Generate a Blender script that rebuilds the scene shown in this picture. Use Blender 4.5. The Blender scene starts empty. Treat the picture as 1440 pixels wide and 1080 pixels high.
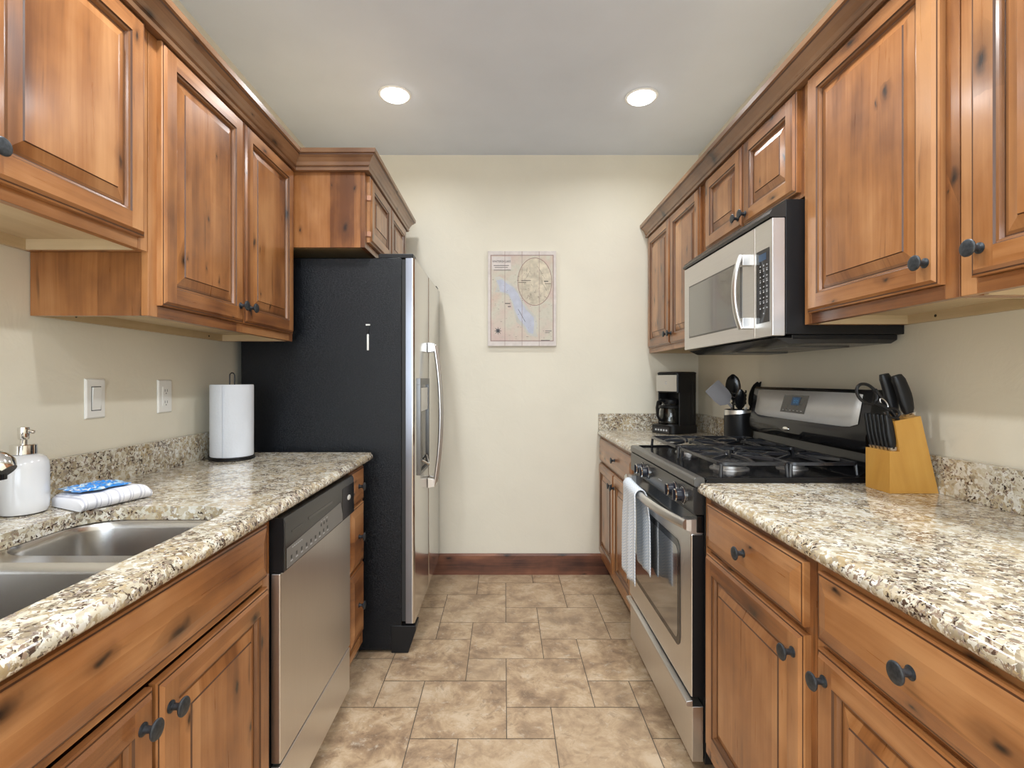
import bpy, bmesh, math, random
from mathutils import Vector, Matrix
C = bpy.context.scene
COL = C.collection
random.seed(7)
PI = math.pi

# ---------------------------------------------------------------- camera
cam_d = bpy.data.cameras.new('camera'); cam = bpy.data.objects.new('camera', cam_d); COL.objects.link(cam)
cam.location = (0, 0, 1.208); cam.rotation_euler = (PI/2, 0, 0)
cam_d.sensor_width = 36; cam_d.lens = 17.8
cam_d.shift_x = (720-709.5)/1440; cam_d.shift_y = (534-540)/1440
cam_d.clip_start = 0.02
C.camera = cam
# ---------------------------------------------------------------- world and light
C.view_settings.view_transform = 'Standard'; C.view_settings.look = 'None'
C.view_settings.gamma = 1; C.view_settings.use_curve_mapping = False
C.view_settings.exposure = -0.14
w = bpy.data.worlds.new('world'); C.world = w; w.use_nodes = True
w.node_tree.nodes['Background'].inputs[0].default_value = (0.75, 0.85, 1.0, 1)
w.node_tree.nodes['Background'].inputs[1].default_value = 1.0
CAN_POWER = 12.5
FILL_POWER = 66.0
CAN_COLOR = (0.935, 0.97, 1.0)
def area(name, loc, rot, sx, sy, power, color, shape='RECTANGLE'):
    d = bpy.data.lights.new(name, 'AREA'); d.shape = shape; d.size = sx
    if shape in ('RECTANGLE', 'ELLIPSE'): d.size_y = sy
    d.energy = power; d.color = color
    o = bpy.data.objects.new(name, d); o.location = loc; o.rotation_euler = rot; COL.objects.link(o)
    return o
area('daylight_fill', (0.0, -2.42, 1.45), (PI/2, 0, 0), 2.1, 1.7, FILL_POWER, (0.80, 0.90, 1.0))  # added fill light from behind the camera, coloured like cool daylight

# ---------------------------------------------------------------- dimensions
XL, XR, YB, H = -1.2, 1.206, 3.15, 2.606
CT = 0.898           # counter top height
UF, UD = 0.90, 0.88  # upper face-frame plane and door plane (|x|)
BF = 0.60            # base face-frame plane

# ---------------------------------------------------------------- materials
def nt(name):
    m = bpy.data.materials.new(name); m.use_nodes = True
    t = m.node_tree; b = t.nodes['Principled BSDF']
    return m, t, b
def N(t, typ, **kw):
    n = t.nodes.new(typ)
    for k, v in kw.items(): setattr(n, k, v)
    return n
def L(t, a, b): t.links.new(a, b)
def math_(t, op, a, b=None, clamp=False):
    n = N(t, 'ShaderNodeMath', operation=op, use_clamp=clamp)
    for i, v in enumerate((a, b)):
        if v is None: continue
        if isinstance(v, (int, float)): n.inputs[i].default_value = v
        else: L(t, v, n.inputs[i])
    return n.outputs[0]
def noise(t, vec, scale, detail=2, rough=.5, dist=0):
    n = N(t, 'ShaderNodeTexNoise'); n.inputs['Scale'].default_value = scale
    n.inputs['Detail'].default_value = detail; n.inputs['Roughness'].default_value = rough
    n.inputs['Distortion'].default_value = dist
    if vec is not None: L(t, vec, n.inputs['Vector'])
    return n.outputs['Fac']
def ramp(t, fac, stops, interp='LINEAR'):
    n = N(t, 'ShaderNodeValToRGB'); n.color_ramp.interpolation = interp
    e = n.color_ramp.elements
    while len(e) < len(stops): e.new(.5)
    for i, (p, c) in enumerate(stops):
        e[i].position = p; e[i].color = (c[0], c[1], c[2], 1) if not isinstance(c, (int, float)) else (c, c, c, 1)
    L(t, fac, n.inputs[0]); return n.outputs[0]
def mix(t, fac, a, b, mode='MIX'):
    n = N(t, 'ShaderNodeMix', data_type='RGBA', blend_type=mode)
    for i, v in ((0, fac), (6, a), (7, b)):
        if isinstance(v, (int, float)): n.inputs[i].default_value = v
        elif isinstance(v, tuple): n.inputs[i].default_value = (*v, 1)
        else: L(t, v, n.inputs[i])
    return n.outputs[2]
def bump(t, b, h, strength, dist=.01):
    n = N(t, 'ShaderNodeBump'); n.inputs['Strength'].default_value = strength; n.inputs['Distance'].default_value = dist
    L(t, h, n.inputs['Height']); L(t, n.outputs[0], b.inputs['Normal'])
def comb(t, x, y, z):
    n = N(t, 'ShaderNodeCombineXYZ')
    for i, v in enumerate((x, y, z)):
        if isinstance(v, (int, float)): n.inputs[i].default_value = v
        else: L(t, v, n.inputs[i])
    return n.outputs[0]
def gcn(t):
    a = N(t, 'ShaderNodeAttribute', attribute_name='gc'); s = N(t, 'ShaderNodeSeparateXYZ')
    L(t, a.outputs['Vector'], s.inputs[0]); return s.outputs
def obj_co(t): return N(t, 'ShaderNodeTexCoord').outputs['Object']

def plain(name, col, rough=.5, metal=0, noise_amt=.06, nscale=8, coat=0, spec=.5, bmp=0, bscale=200, **kw):
    m, t, b = nt(name)
    v = obj_co(t)
    f = noise(t, v, nscale, 3)
    lo = tuple(c*(1-noise_amt) for c in col); hi = tuple(min(1, c*(1+noise_amt)) for c in col)
    L(t, ramp(t, f, [(.3, lo), (.7, hi)]), b.inputs['Base Color'])
    b.inputs['Roughness'].default_value = rough; b.inputs['Metallic'].default_value = metal
    b.inputs['Coat Weight'].default_value = coat; b.inputs['Specular IOR Level'].default_value = spec
    b.inputs['Coat Roughness'].default_value = .12
    if bmp: bump(t, b, noise(t, v, bscale, 2), bmp, .002)
    for k, vv in kw.items(): b.inputs[k].default_value = vv
    return m

def wood(name, light, mid, dark, rough=.30, coat=.35, knots=1.0, contrast=1.0):
    m, t, b = nt(name)
    a, c, r = gcn(t)
    r1 = math_(t, 'MULTIPLY', r, 31.7)
    # wandering of the grain
    wv = noise(t, comb(t, math_(t, 'MULTIPLY', a, 1.6), math_(t, 'MULTIPLY', c, 5), r1), 1, 2)
    c2 = math_(t, 'ADD', c, math_(t, 'MULTIPLY', wv, .05))
    fine = noise(t, comb(t, math_(t, 'MULTIPLY', a, 4), math_(t, 'MULTIPLY', c2, 110), r1), 1, 4, .6)
    band = noise(t, comb(t, math_(t, 'MULTIPLY', a, .9), math_(t, 'MULTIPLY', c2, 10), r1), 1, 3, .55)
    cloud = noise(t, comb(t, math_(t, 'MULTIPLY', a, 5), math_(t, 'MULTIPLY', c, 8), r1), 1, 3, .5)
    wn = N(t, 'ShaderNodeTexWhiteNoise', noise_dimensions='2D')
    L(t, comb(t, math_(t, 'FLOOR', math_(t, 'ADD', math_(t, 'MULTIPLY', c, 10.5), r1)), r1, 0), wn.inputs['Vector'])
    f = math_(t, 'ADD', math_(t, 'MULTIPLY', band, .50), math_(t, 'MULTIPLY', fine, .16))
    f = math_(t, 'ADD', f, math_(t, 'MULTIPLY', cloud, .42))
    f = math_(t, 'ADD', f, math_(t, 'MULTIPLY', math_(t, 'SUBTRACT', wn.outputs['Value'], .5), .19*contrast))
    col = ramp(t, f, [(.38, dark), (.54, mid), (.70, light)])
    # knots
    kv = N(t, 'ShaderNodeTexVoronoi', feature='F1', voronoi_dimensions='2D'); kv.inputs['Scale'].default_value = 1
    nz = noise(t, comb(t, math_(t, 'MULTIPLY', a, 30), math_(t, 'MULTIPLY', c, 30), r1), 1, 2)
    nzo = math_(t, 'MULTIPLY', math_(t, 'SUBTRACT', nz, .5), .22)
    L(t, comb(t, math_(t, 'ADD', math_(t, 'ADD', math_(t, 'MULTIPLY', a, 6.0), nzo), r1), math_(t, 'ADD', math_(t, 'ADD', math_(t, 'MULTIPLY', c, 14.0), nzo), math_(t, 'MULTIPLY', r1, 3.3)), 0), kv.inputs['Vector'])
    ks = N(t, 'ShaderNodeSeparateColor'); L(t, kv.outputs['Color'], ks.inputs[0])
    gate = math_(t, 'GREATER_THAN', ks.outputs[0], .68)
    size = math_(t, 'ADD', math_(t, 'MULTIPLY', math_(t, 'MULTIPLY', ks.outputs[1], ks.outputs[1]), .13), .035)
    kd = math_(t, 'DIVIDE', kv.outputs['Distance'], size)
    core = math_(t, 'MULTIPLY', math_(t, 'SUBTRACT', 1.25, kd, True), gate)
    halo = math_(t, 'MULTIPLY', math_(t, 'SUBTRACT', 1.0, math_(t, 'MULTIPLY', kd, .28), True), gate)
    col = mix(t, math_(t, 'MULTIPLY', halo, .7*knots), col, tuple(x*.6 for x in dark))
    col = mix(t, math_(t, 'MULTIPLY', core, .95*knots, True), col, (.018, .009, .005))
    # mineral streaks
    st = noise(t, comb(t, math_(t, 'MULTIPLY', a, 5), math_(t, 'MULTIPLY', c2, 60), math_(t, 'ADD', r1, 9)), 1, 2)
    st = math_(t, 'MULTIPLY', math_(t, 'SUBTRACT', st, .68), 9, True)
    col = mix(t, math_(t, 'MULTIPLY', st, .55*knots), col, tuple(x*.35 for x in dark))
    L(t, col, b.inputs['Base Color'])
    L(t, ramp(t, fine, [(.2, rough*.85), (.8, rough*1.2)]), b.inputs['Roughness'])
    b.inputs['Coat Weight'].default_value = coat; b.inputs['Coat Roughness'].default_value = .16
    bump(t, b, fine, .06, .001)
    return m
W = {}
W['wood'] = wood('knotty alder', (.50, .245, .098), (.335, .133, .040), (.135, .045, .0135))
W['wood2'] = wood('glazed knotty alder', (.30, .135, .048), (.22, .090, .030), (.12, .045, .014))
W['glaze'] = plain('dark glazed groove', (.085, .034, .014), .35)
W['trimwood'] = wood('crown wood', (.36, .20, .105), (.27, .14, .068), (.14, .062, .028))
W['basewood'] = wood('dark baseboard wood', (.36, .155, .08), (.19, .072, .038), (.045, .016, .011), rough=.4, coat=.1)
W['ply'] = wood('pale plywood', (.66, .52, .33), (.58, .44, .26), (.48, .35, .19), rough=.5, coat=0, knots=0)
W['toe'] = plain('toe kick', (.05, .022, .012), .5)
W['bamboo'] = wood('blond block wood', (.62, .34, .075), (.54, .27, .05), (.42, .19, .032), rough=.4, coat=.1, knots=0, contrast=.6)

def granite():
    m, t, b = nt('speckled granite')
    v = obj_co(t)
    wn = N(t, 'ShaderNodeTexNoise'); wn.inputs['Scale'].default_value = 90; wn.inputs['Detail'].default_value = 4; L(t, v, wn.inputs['Vector'])
    vm = N(t, 'ShaderNodeVectorMath', operation='MULTIPLY_ADD'); L(t, wn.outputs['Color'], vm.inputs[0]); vm.inputs[1].default_value = (.022, .022, .022); L(t, v, vm.inputs[2])
    dv = vm.outputs[0]
    def cells(scale):
        n = N(t, 'ShaderNodeTexVoronoi', feature='F1'); n.inputs['Scale'].default_value = scale; L(t, dv, n.inputs['Vector'])
        c = N(t, 'ShaderNodeSeparateColor'); L(t, n.outputs['Color'], c.inputs[0]); return c.outputs
    c1, c2 = cells(105), cells(215)
    lo = noise(t, v, 14, 3); lo2 = noise(t, v, 7, 2)
    f = math_(t, 'ADD', c1[0], math_(t, 'MULTIPLY', math_(t, 'SUBTRACT', lo, .5), 1.0))
    col = ramp(t, f, [(.02, (.24, .20, .15)), (.17, (.40, .33, .22)), (.38, (.53, .47, .35)), (.62, (.62, .58, .47)), (.97, (.74, .72, .66))])
    tan = math_(t, 'MULTIPLY', math_(t, 'SUBTRACT', math_(t, 'ADD', math_(t, 'MULTIPLY', c1[1], .5), lo2), .82, True), 4.0, True)
    col = mix(t, math_(t, 'MULTIPLY', tan, .75), col, (.43, .31, .15))
    th = math_(t, 'ADD', c2[0], math_(t, 'MULTIPLY', math_(t, 'SUBTRACT', lo, .5), -.8))
    col = mix(t, math_(t, 'MULTIPLY', math_(t, 'SUBTRACT', th, .84, True), 30, True), col, mix(t, c2[1], (.26, .17, .11), (.36, .31, .27)))
    th2 = math_(t, 'ADD', c2[2], math_(t, 'MULTIPLY', math_(t, 'SUBTRACT', lo, .5), -.9))
    col = mix(t, math_(t, 'MULTIPLY', math_(t, 'SUBTRACT', th2, .915, True), 30, True), col, mix(t, c2[1], (.035, .024, .020), (.10, .06, .04)))
    L(t, col, b.inputs['Base Color'])
    b.inputs['Roughness'].default_value = .14; b.inputs['Coat Weight'].default_value = .3; b.inputs['Coat Roughness'].default_value = .04
    return m
W['granite'] = granite()

def steel(name, col=(.74, .73, .715), rough=.33, axis=2, amt=.08):
    m, t, b = nt(name)
    v = obj_co(t); f = noise(t, v, 6, 2)
    mp = N(t, 'ShaderNodeMapping'); sc = [900, 900, 900]; sc[axis] = 8; mp.inputs['Scale'].default_value = sc
    L(t, v, mp.inputs[0]); g = noise(t, mp.outputs[0], 1, 2)
    L(t, ramp(t, f, [(.25, rough*(1-amt)), (.75, rough*(1+amt))]), b.inputs['Roughness'])
    L(t, ramp(t, g, [(.3, tuple(c*.97 for c in col)), (.7, tuple(c*1.03 for c in col))]), b.inputs['Base Color'])
    b.inputs['Metallic'].default_value = 1
    b.inputs['Anisotropic'].default_value = .5
    return m
W['steel'] = steel('brushed steel', axis=1)
W['steelv'] = steel('brushed steel upright', axis=2)
W['sink'] = steel('sink steel', (.50, .485, .47), .24, 2)
W['darksteel'] = steel('dark grey metal trim', (.17, .165, .16), .30, 1)
W['chrome'] = plain('chrome', (.78, .77, .75), .09, 1, 0.02)
W['black'] = plain('black gloss', (.010, .010, .011), .12, noise_amt=.1)
W['blacksat'] = plain('black satin plastic', (.010, .010, .011), .36, spec=.32)
W['enamel'] = plain('black enamel', (.007, .007, .008), .14, spec=.35)
W['iron'] = plain('cast iron', (.018, .019, .023), .26, bmp=.1, bscale=400, coat=.3)
W['alum'] = plain('burner aluminium', (.32, .31, .30), .35, .8)
W['rim'] = plain('stove rim metal', (.10, .096, .09), .28, .3)
W['fascia'] = plain('console steel', (.66, .66, .65), .40, .12)
W['greypanel'] = plain('charcoal panel', (.030, .029, .028), .24, spec=.4)
W['greypanel2'] = plain('grey control strip', (.19, .185, .175), .34)
W['white'] = plain('white plastic', (.80, .79, .75), .32, noise_amt=.02)
W['ceramic'] = plain('white ceramic', (.72, .73, .75), .14, noise_amt=.02, coat=.4)
W['paper'] = plain('paper towel', (.72, .75, .80), .95, noise_amt=.02, bmp=.5, bscale=120)
W['pewter'] = plain('aged pewter', (.055, .062, .070), .42, .6, noise_amt=.35, nscale=150)
W['inkdark'] = plain('printed ink', (.05, .04, .045), .7)
W['glyph'] = plain('printed white marks', (.55, .56, .58), .5)
W['glyphdark'] = plain('dark key marks', (.05, .05, .05), .5)
W['water'] = plain('printed lake blue', (.50, .52, .60), .8, noise_amt=.08, nscale=30)
W['hinge'] = plain('copper hinge', (.5, .27, .18), .3, .9)
W['black_rubber'] = plain('black rubber', (.02, .02, .02), .6)
W['lampglow'], t_, b_ = nt('lamp lens')
b_.inputs['Emission Color'].default_value = (1, .96, .9, 1); b_.inputs['Emission Strength'].default_value = 9
W['trimwhite'] = plain('white lamp trim', (.8, .8, .78), .5, noise_amt=.01)
W['screen'], t_, b_ = nt('display glass')
v_ = obj_co(t_)
L(t_, ramp(t_, noise(t_, v_, 20), [(.3, (.03, .03, .032)), (.7, (.05, .045, .045))]), b_.inputs['Base Color']); b_.inputs['Roughness'].default_value = .15
W['digits'], t_, b_ = nt('blue digits')
b_.inputs['Base Color'].default_value = (.02, .1, .2, 1)
b_.inputs['Emission Color'].default_value = (.12, .45, .85, 1); b_.inputs['Emission Strength'].default_value = .35
W['digitglow'], t_, b_ = nt('blue display field')
b_.inputs['Base Color'].default_value = (.02, .05, .1, 1)
b_.inputs['Emission Color'].default_value = (.06, .17, .36, 1); b_.inputs['Emission Strength'].default_value = .10
W['glass'], t_, b_ = nt('clear glass')
b_.inputs['Transmission Weight'].default_value = 1; b_.inputs['Roughness'].default_value = .02; b_.inputs['IOR'].default_value = 1.45
L(t_, ramp(t_, noise(t_, obj_co(t_), 5), [(0, (.93, .95, .95)), (1, (.97, .98, .98))]), b_.inputs['Base Color'])
W['ovenglass'] = plain('oven window glass', (.03, .028, .025), .035, noise_amt=.05, coat=1, **{'Specular IOR Level': 1.0}) if False else plain('oven window glass', (.03, .028, .025), .035, noise_amt=.05, coat=1, spec=1.0)
W['ovenglass'].node_tree.nodes['Principled BSDF'].inputs['Coat IOR'].default_value = 2.0
W['mwglass'] = plain('microwave window glass', (.05, .05, .046), .05, noise_amt=.05, coat=1)
W['mwglass'].node_tree.nodes['Principled BSDF'].inputs['Coat IOR'].default_value = 2.0

def wallmat(name, col, amt=.35):
    m, t, b = nt(name); v = obj_co(t)
    n1 = noise(t, v, 3.5, 3); n2 = noise(t, v, 11, 4, .6, 1.2)
    L(t, ramp(t, n1, [(.3, tuple(c*.97 for c in col)), (.7, tuple(min(1, c*1.02) for c in col))]), b.inputs['Base Color'])
    b.inputs['Roughness'].default_value = .62
    bump(t, b, n2, amt, .01)
    return m
W['wall'] = wallmat('cream plaster', (.76, .71, .585), .14)
W['ceil'] = wallmat('ceiling paint', (.74, .81, .93), .05)

def tile():
    m, t, b = nt('mottled stone tile'); a, c, r = gcn(t)
    v = comb(t, a, c, math_(t, 'MULTIPLY', r, 23))
    n1 = noise(t, v, 8, 6, .68, .4); n2 = noise(t, v, 30, 6, .75, .6); n3 = noise(t, v, 3, 3)
    col = ramp(t, n1, [(.34, (.23, .15, .092)), (.45, (.38, .255, .155)), (.54, (.51, .36, .22)), (.65, (.63, .49, .34))])
    col = mix(t, math_(t, 'MULTIPLY', math_(t, 'SUBTRACT', n2, .56, True), 4.5, True), col, (.70, .62, .50))
    n5 = noise(t, v, 20, 6, .78, .8)
    col = mix(t, math_(t, 'MULTIPLY', math_(t, 'SUBTRACT', n5, .54, True), 5.0, True), col, (.20, .125, .075))
    tv = math_(t, 'FRACT', math_(t, 'MULTIPLY', r, 7.31))
    col = mix(t, math_(t, 'MULTIPLY', tv, .35), col, (.47, .35, .23))
    L(t, col, b.inputs['Base Color']); b.inputs['Roughness'].default_value = .42
    bump(t, b, n2, .12, .003)
    return m
W['tile'] = tile()
W['grout'] = plain('dark grout', (.10, .08, .06), .9)

def fridgeside():
    m, t, b = nt('pebbled black steel'); v = obj_co(t)
    vo = N(t, 'ShaderNodeTexVoronoi', feature='SMOOTH_F1'); vo.inputs['Scale'].default_value = 330; L(t, v, vo.inputs['Vector'])
    f = noise(t, v, 130, 3, .6)
    b.inputs['Base Color'].default_value = (.007, .008, .010, 1); b.inputs['Specular IOR Level'].default_value = .28
    b.inputs['Roughness'].default_value = .20
    hh = math_(t, 'ADD', vo.outputs['Distance'], f)
    bump(t, b, hh, .6, .0022)
    return m
W['fridgeside'] = fridgeside()

def striped():
    m, t, b = nt('white dish cloth with grey stripes'); a, c, r = gcn(t)
    s = math_(t, 'FRACT', math_(t, 'MULTIPLY', a, 19))
    st = None
    for p, wd in ((.12, .035), (.24, .02), (.62, .045), (.80, .02)):
        d = math_(t, 'LESS_THAN', math_(t, 'ABSOLUTE', math_(t, 'SUBTRACT', s, p)), wd)
        st = d if st is None else math_(t, 'MAXIMUM', st, d)
    col = mix(t, math_(t, 'MULTIPLY', st, .8), (.78, .78, .81), (.47, .47, .54))
    L(t, col, b.inputs['Base Color']); b.inputs['Roughness'].default_value = .95
    bump(t, b, noise(t, obj_co(t), 500, 2), .3, .001)
    return m
W['striped'] = striped()
def weave():
    m, t, b = nt('blue and white woven cloth'); a, c, r = gcn(t)
    z = math_(t, 'PINGPONG', math_(t, 'MULTIPLY', c, 34), .5)
    s = math_(t, 'FRACT', math_(t, 'ADD', math_(t, 'MULTIPLY', a, 85), math_(t, 'MULTIPLY', z, 2)))
    f = math_(t, 'GREATER_THAN', s, .55)
    e = math_(t, 'GREATER_THAN', math_(t, 'ABSOLUTE', math_(t, 'SUBTRACT', a, .0)), .33)
    col = mix(t, math_(t, 'MULTIPLY', f, .62), (.84, .87, .90), (.42, .53, .66))
    L(t, col, b.inputs['Base Color']); b.inputs['Roughness'].default_value = .95
    bump(t, b, f, .4, .001)
    return m
W['weave'] = weave()
def packet():
    m, t, b = nt('blue and white plastic wrapper'); v = obj_co(t)
    n1 = noise(t, v, 22, 2, .5, 1.5)
    col = ramp(t, n1, [(.36, (.62, .68, .72)), (.42, (.25, .50, .72)), (.47, (.03, .22, .62)), (.58, (.02, .24, .70)), (.64, (.65, .75, .85))])
    n2 = noise(t, v, 9, 2)
    L(t, col, b.inputs['Base Color']); b.inputs['Roughness'].default_value = .22; b.inputs['Coat Weight'].default_value = .6
    return m
W['packet'] = packet()
def mapprint():
    m, t, b = nt('faded printed map'); v = obj_co(t)
    n1 = noise(t, v, 5, 3); n2 = noise(t, v, 60, 4, .7)
    col = ramp(t, n1, [(.33, (.58, .42, .39)), (.46, (.62, .52, .44)), (.56, (.60, .57, .47)), (.68, (.62, .45, .37))])
    col = mix(t, math_(t, 'MULTIPLY', math_(t, 'SUBTRACT', n2, .5, True), 1.6, True), col, (.40, .40, .32))
    L(t, col, b.inputs['Base Color']); b.inputs['Roughness'].default_value = .7
    return m
W['mapbase'] = mapprint()
W['mapoval'] = plain('printed oval inset', (.60, .53, .41), .7, noise_amt=.22, nscale=28)
W['mapborder'] = plain('whitewashed board', (.66, .60, .56), .7, noise_amt=.08, nscale=30)
W['mapline'] = plain('printed brown line', (.30, .19, .17), .7)
W['mapgreen'] = plain('printed green', (.54, .53, .48), .7, noise_amt=.1)

# ---------------------------------------------------------------- mesh builder
GR = {'x': 0, 'y': 1, 'z': 2}
class MB:
    def __init__(s, mats): s.mats = mats if isinstance(mats, (list, tuple)) else [mats]; s.v = []; s.f = []; s.m = []; s.g = []
    def _gc(s, p, g, r):
        if isinstance(g, tuple): return g
        if g is None: g = 2
        o = [i for i in range(3) if i != g]
        return (p[g], p[o[0]]*.93+p[o[1]], r)
    def poly(s, pts, m=0, g=None, r=None, gcs=None):
        r = random.random() if r is None else r
        b = len(s.v); s.v += [tuple(p) for p in pts]
        s.g += gcs if gcs else [s._gc(p, g, r) for p in pts]
        s.f.append(tuple(range(b, b+len(pts)))); s.m.append(m)
    def mesh(s, vs, fs, m=0, g=None, r=None, gcs=None):
        r = random.random() if r is None else r
        b = len(s.v); s.v += [tuple(p) for p in vs]; s.g += gcs if gcs else [s._gc(p, g, r) for p in vs]
        for k, f in enumerate(fs): s.f.append(tuple(i+b for i in f)); s.m.append(m[k] if isinstance(m, list) else m)
    def box(s, x0, x1, y0, y1, z0, z1, m=0, g=None, r=None):
        x0, x1 = sorted((x0, x1)); y0, y1 = sorted((y0, y1)); z0, z1 = sorted((z0, z1))
        vs = [(x, y, z) for x in (x0, x1) for y in (y0, y1) for z in (z0, z1)]
        fs = [(0, 1, 3, 2), (4, 6, 7, 5), (0, 4, 5, 1), (2, 3, 7, 6), (0, 2, 6, 4), (1, 5, 7, 3)]
        s.mesh(vs, fs, m, g, r)
    def loft(s, rings, m=0, closed_ring=True, cap0=True, cap1=True, g=None, r=None, loop=False):
        n = len(rings[0]); vs = [p for R in rings for p in R]; fs = []; ms = []
        k = len(rings)
        for i in range(k if loop else k-1):
            for j in range(n if closed_ring else n-1):
                a = i*n+j; b = i*n+(j+1) % n; c = ((i+1) % k)*n+(j+1) % n; d = ((i+1) % k)*n+j
                fs.append((a, b, c, d))
        if cap0 and not loop: fs.append(tuple(range(n))[::-1])
        if cap1 and not loop: fs.append(tuple(range((k-1)*n, k*n)))
        s.mesh(vs, fs, m, g, r)
    def lathe(s, prof, c=(0, 0, 0), axis='z', seg=32, m=0, cap0=True, cap1=True, sx=1, sy=1):
        rings = []
        for (rr, h) in prof:
            R = []
            for k in range(seg):
                a = 2*PI*k/seg; u, v = rr*math.cos(a)*sx, rr*math.sin(a)*sy
                p = {'z': (u, v, h), 'x': (h, u, v), 'y': (u, h, v)}[axis]
                R.append((c[0]+p[0], c[1]+p[1], c[2]+p[2]))
            rings.append(R)
        s.loft(rings, m, cap0=cap0, cap1=cap1)
    def sweep(s, path, prof, m=0, up=(0, 0, 1), closed=False, scale=None, cap=True):
        P = [Vector(p) for p in path]; n = len(P); rings = []; nrm = None
        for i in range(n):
            if closed: tg = (P[(i+1) % n]-P[i-1]).normalized()
            else: tg = (P[min(i+1, n-1)]-P[max(i-1, 0)]).normalized()
            if nrm is None:
                u = Vector(up)
                if abs(u.dot(tg)) > .95: u = Vector((1, 0, 0)) if abs(tg.x) < .9 else Vector((0, 1, 0))
                nrm = (u-tg*u.dot(tg)).normalized()
            else:
                nrm = (nrm-tg*nrm.dot(tg)).normalized()
            bn = tg.cross(nrm); k = scale[i] if scale else 1
            rings.append([tuple(P[i]+bn*(a*k)+nrm*(b*k)) for a, b in prof])
        s.loft(rings, m, loop=closed, cap0=cap, cap1=cap)
    def tube(s, path, r, seg=10, m=0, closed=False, scale=None, up=(0, 0, 1), flat=1):
        s.sweep(path, [(r*math.cos(2*PI*k/seg), r*flat*math.sin(2*PI*k/seg)) for k in range(seg)], m, up, closed, scale)
def wloc(o):
    v = Vector((0, 0, 0))
    while o is not None: v += Vector(o.location); o = o.parent
    return v
def build(mb, name, parent=None, loc=None, bevel=0, seg=2, local=False, solid=0, sharp=35, sub=0, weld=False):
    org = Vector((0, 0, 0))
    if not local:
        if parent is not None: org = wloc(parent)
        if loc is not None: org = Vector(loc)
    me = bpy.data.meshes.new(name)
    me.from_pydata([tuple(Vector(p)-org) for p in mb.v], [], mb.f)
    for k in mb.mats: me.materials.append(W[k] if isinstance(k, str) else k)
    me.polygons.foreach_set('material_index', mb.m)
    at = me.attributes.new('gc', 'FLOAT_VECTOR', 'POINT'); at.data.foreach_set('vector', [c for g in mb.g for c in g])
    bm = bmesh.new(); bm.from_mesh(me)
    if weld: bmesh.ops.remove_doubles(bm, verts=bm.verts, dist=1e-5)
    bmesh.ops.recalc_face_normals(bm, faces=bm.faces); bm.to_mesh(me); bm.free()
    me.polygons.foreach_set('use_smooth', [True]*len(me.polygons)); me.set_sharp_from_angle(angle=math.radians(sharp))
    o = bpy.data.objects.new(name, me); COL.objects.link(o)
    if parent is not None: o.parent = parent
    elif loc is not None: o.location = loc
    if solid:
        md = o.modifiers.new('thickness', 'SOLIDIFY'); md.thickness = solid; md.offset = 0
    if bevel:
        md = o.modifiers.new('bevel', 'BEVEL'); md.width = bevel; md.segments = seg; md.limit_method = 'ANGLE'
        md.angle_limit = math.radians(40); md.harden_normals = True
    if sub:
        md = o.modifiers.new('smooth', 'SUBSURF'); md.levels = sub; md.render_levels = sub
    return o
def tag(o, label=None, cat=None, group=None, kind=None):
    if label: o['label'] = label
    if cat: o['category'] = cat
    if group: o['group'] = group
    if kind: o['kind'] = kind
    return o
def thing(name, loc, label, cat, group=None, rz=0):
    o = bpy.data.objects.new(name, None); o.empty_display_size = .05; COL.objects.link(o)
    o.location = loc; o.rotation_euler = (0, 0, rz); return tag(o, label, cat, group)
def struct(mb, name, **kw): return tag(build(mb, name, **kw), kind='structure')
def text(body, size, mat, mtx, name, parent, local=False, sx=1):
    cu = bpy.data.curves.new('lettering', 'FONT'); cu.body = body; cu.size = size; cu.align_x = 'CENTER'; cu.align_y = 'CENTER'; cu.resolution_u = 2
    to = bpy.data.objects.new('lettering', cu); COL.objects.link(to)
    bpy.context.view_layer.update()
    me = bpy.data.meshes.new_from_object(to.evaluated_get(bpy.context.evaluated_depsgraph_get()))
    bpy.data.objects.remove(to)
    me.transform(Matrix.Diagonal((sx, 1, 1, 1)))
    org = Vector((0, 0, 0)) if local else (wloc(parent) if parent else Vector((0, 0, 0)))
    me.transform(Matrix.Translation(-org) @ mtx)
    me.materials.clear(); me.materials.append(W[mat])
    o = bpy.data.objects.new(name, me); COL.objects.link(o); o.parent = parent
    return o
def face_px(loc):   # plane whose normal is +X
    return Matrix.Translation(loc) @ Matrix(((0, 0, 1, 0), (1, 0, 0, 0), (0, 1, 0, 0), (0, 0, 0, 1)))
def face_nx(loc):   # normal -X
    return Matrix.Translation(loc) @ Matrix(((0, 0, -1, 0), (-1, 0, 0, 0), (0, 1, 0, 0), (0, 0, 0, 1)))
def face_ny(loc):   # normal -Y
    return Matrix.Translation(loc) @ Matrix(((1, 0, 0, 0), (0, 0, -1, 0), (0, 1, 0, 0), (0, 0, 0, 1)))
def rrect(x0, x1, y0, y1, r, n=6, z=0):
    pts = []
    for cx, cy, a0 in ((x1-r, y1-r, 0), (x0+r, y1-r, PI/2), (x0+r, y0+r, PI), (x1-r, y0+r, 1.5*PI)):
        for k in range(n+1):
            a = a0+PI/2*k/n; pts.append((cx+r*math.cos(a), cy+r*math.sin(a), z))
    return pts
def arc(p0, p1, bulge, n=16, power=2.0):
    p0, p1, b = Vector(p0), Vector(p1), Vector(bulge); out = []
    for k in range(n+1):
        s = k/n; out.append(tuple(p0.lerp(p1, s)+b*(1-abs(2*s-1)**power)))
    return out

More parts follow.
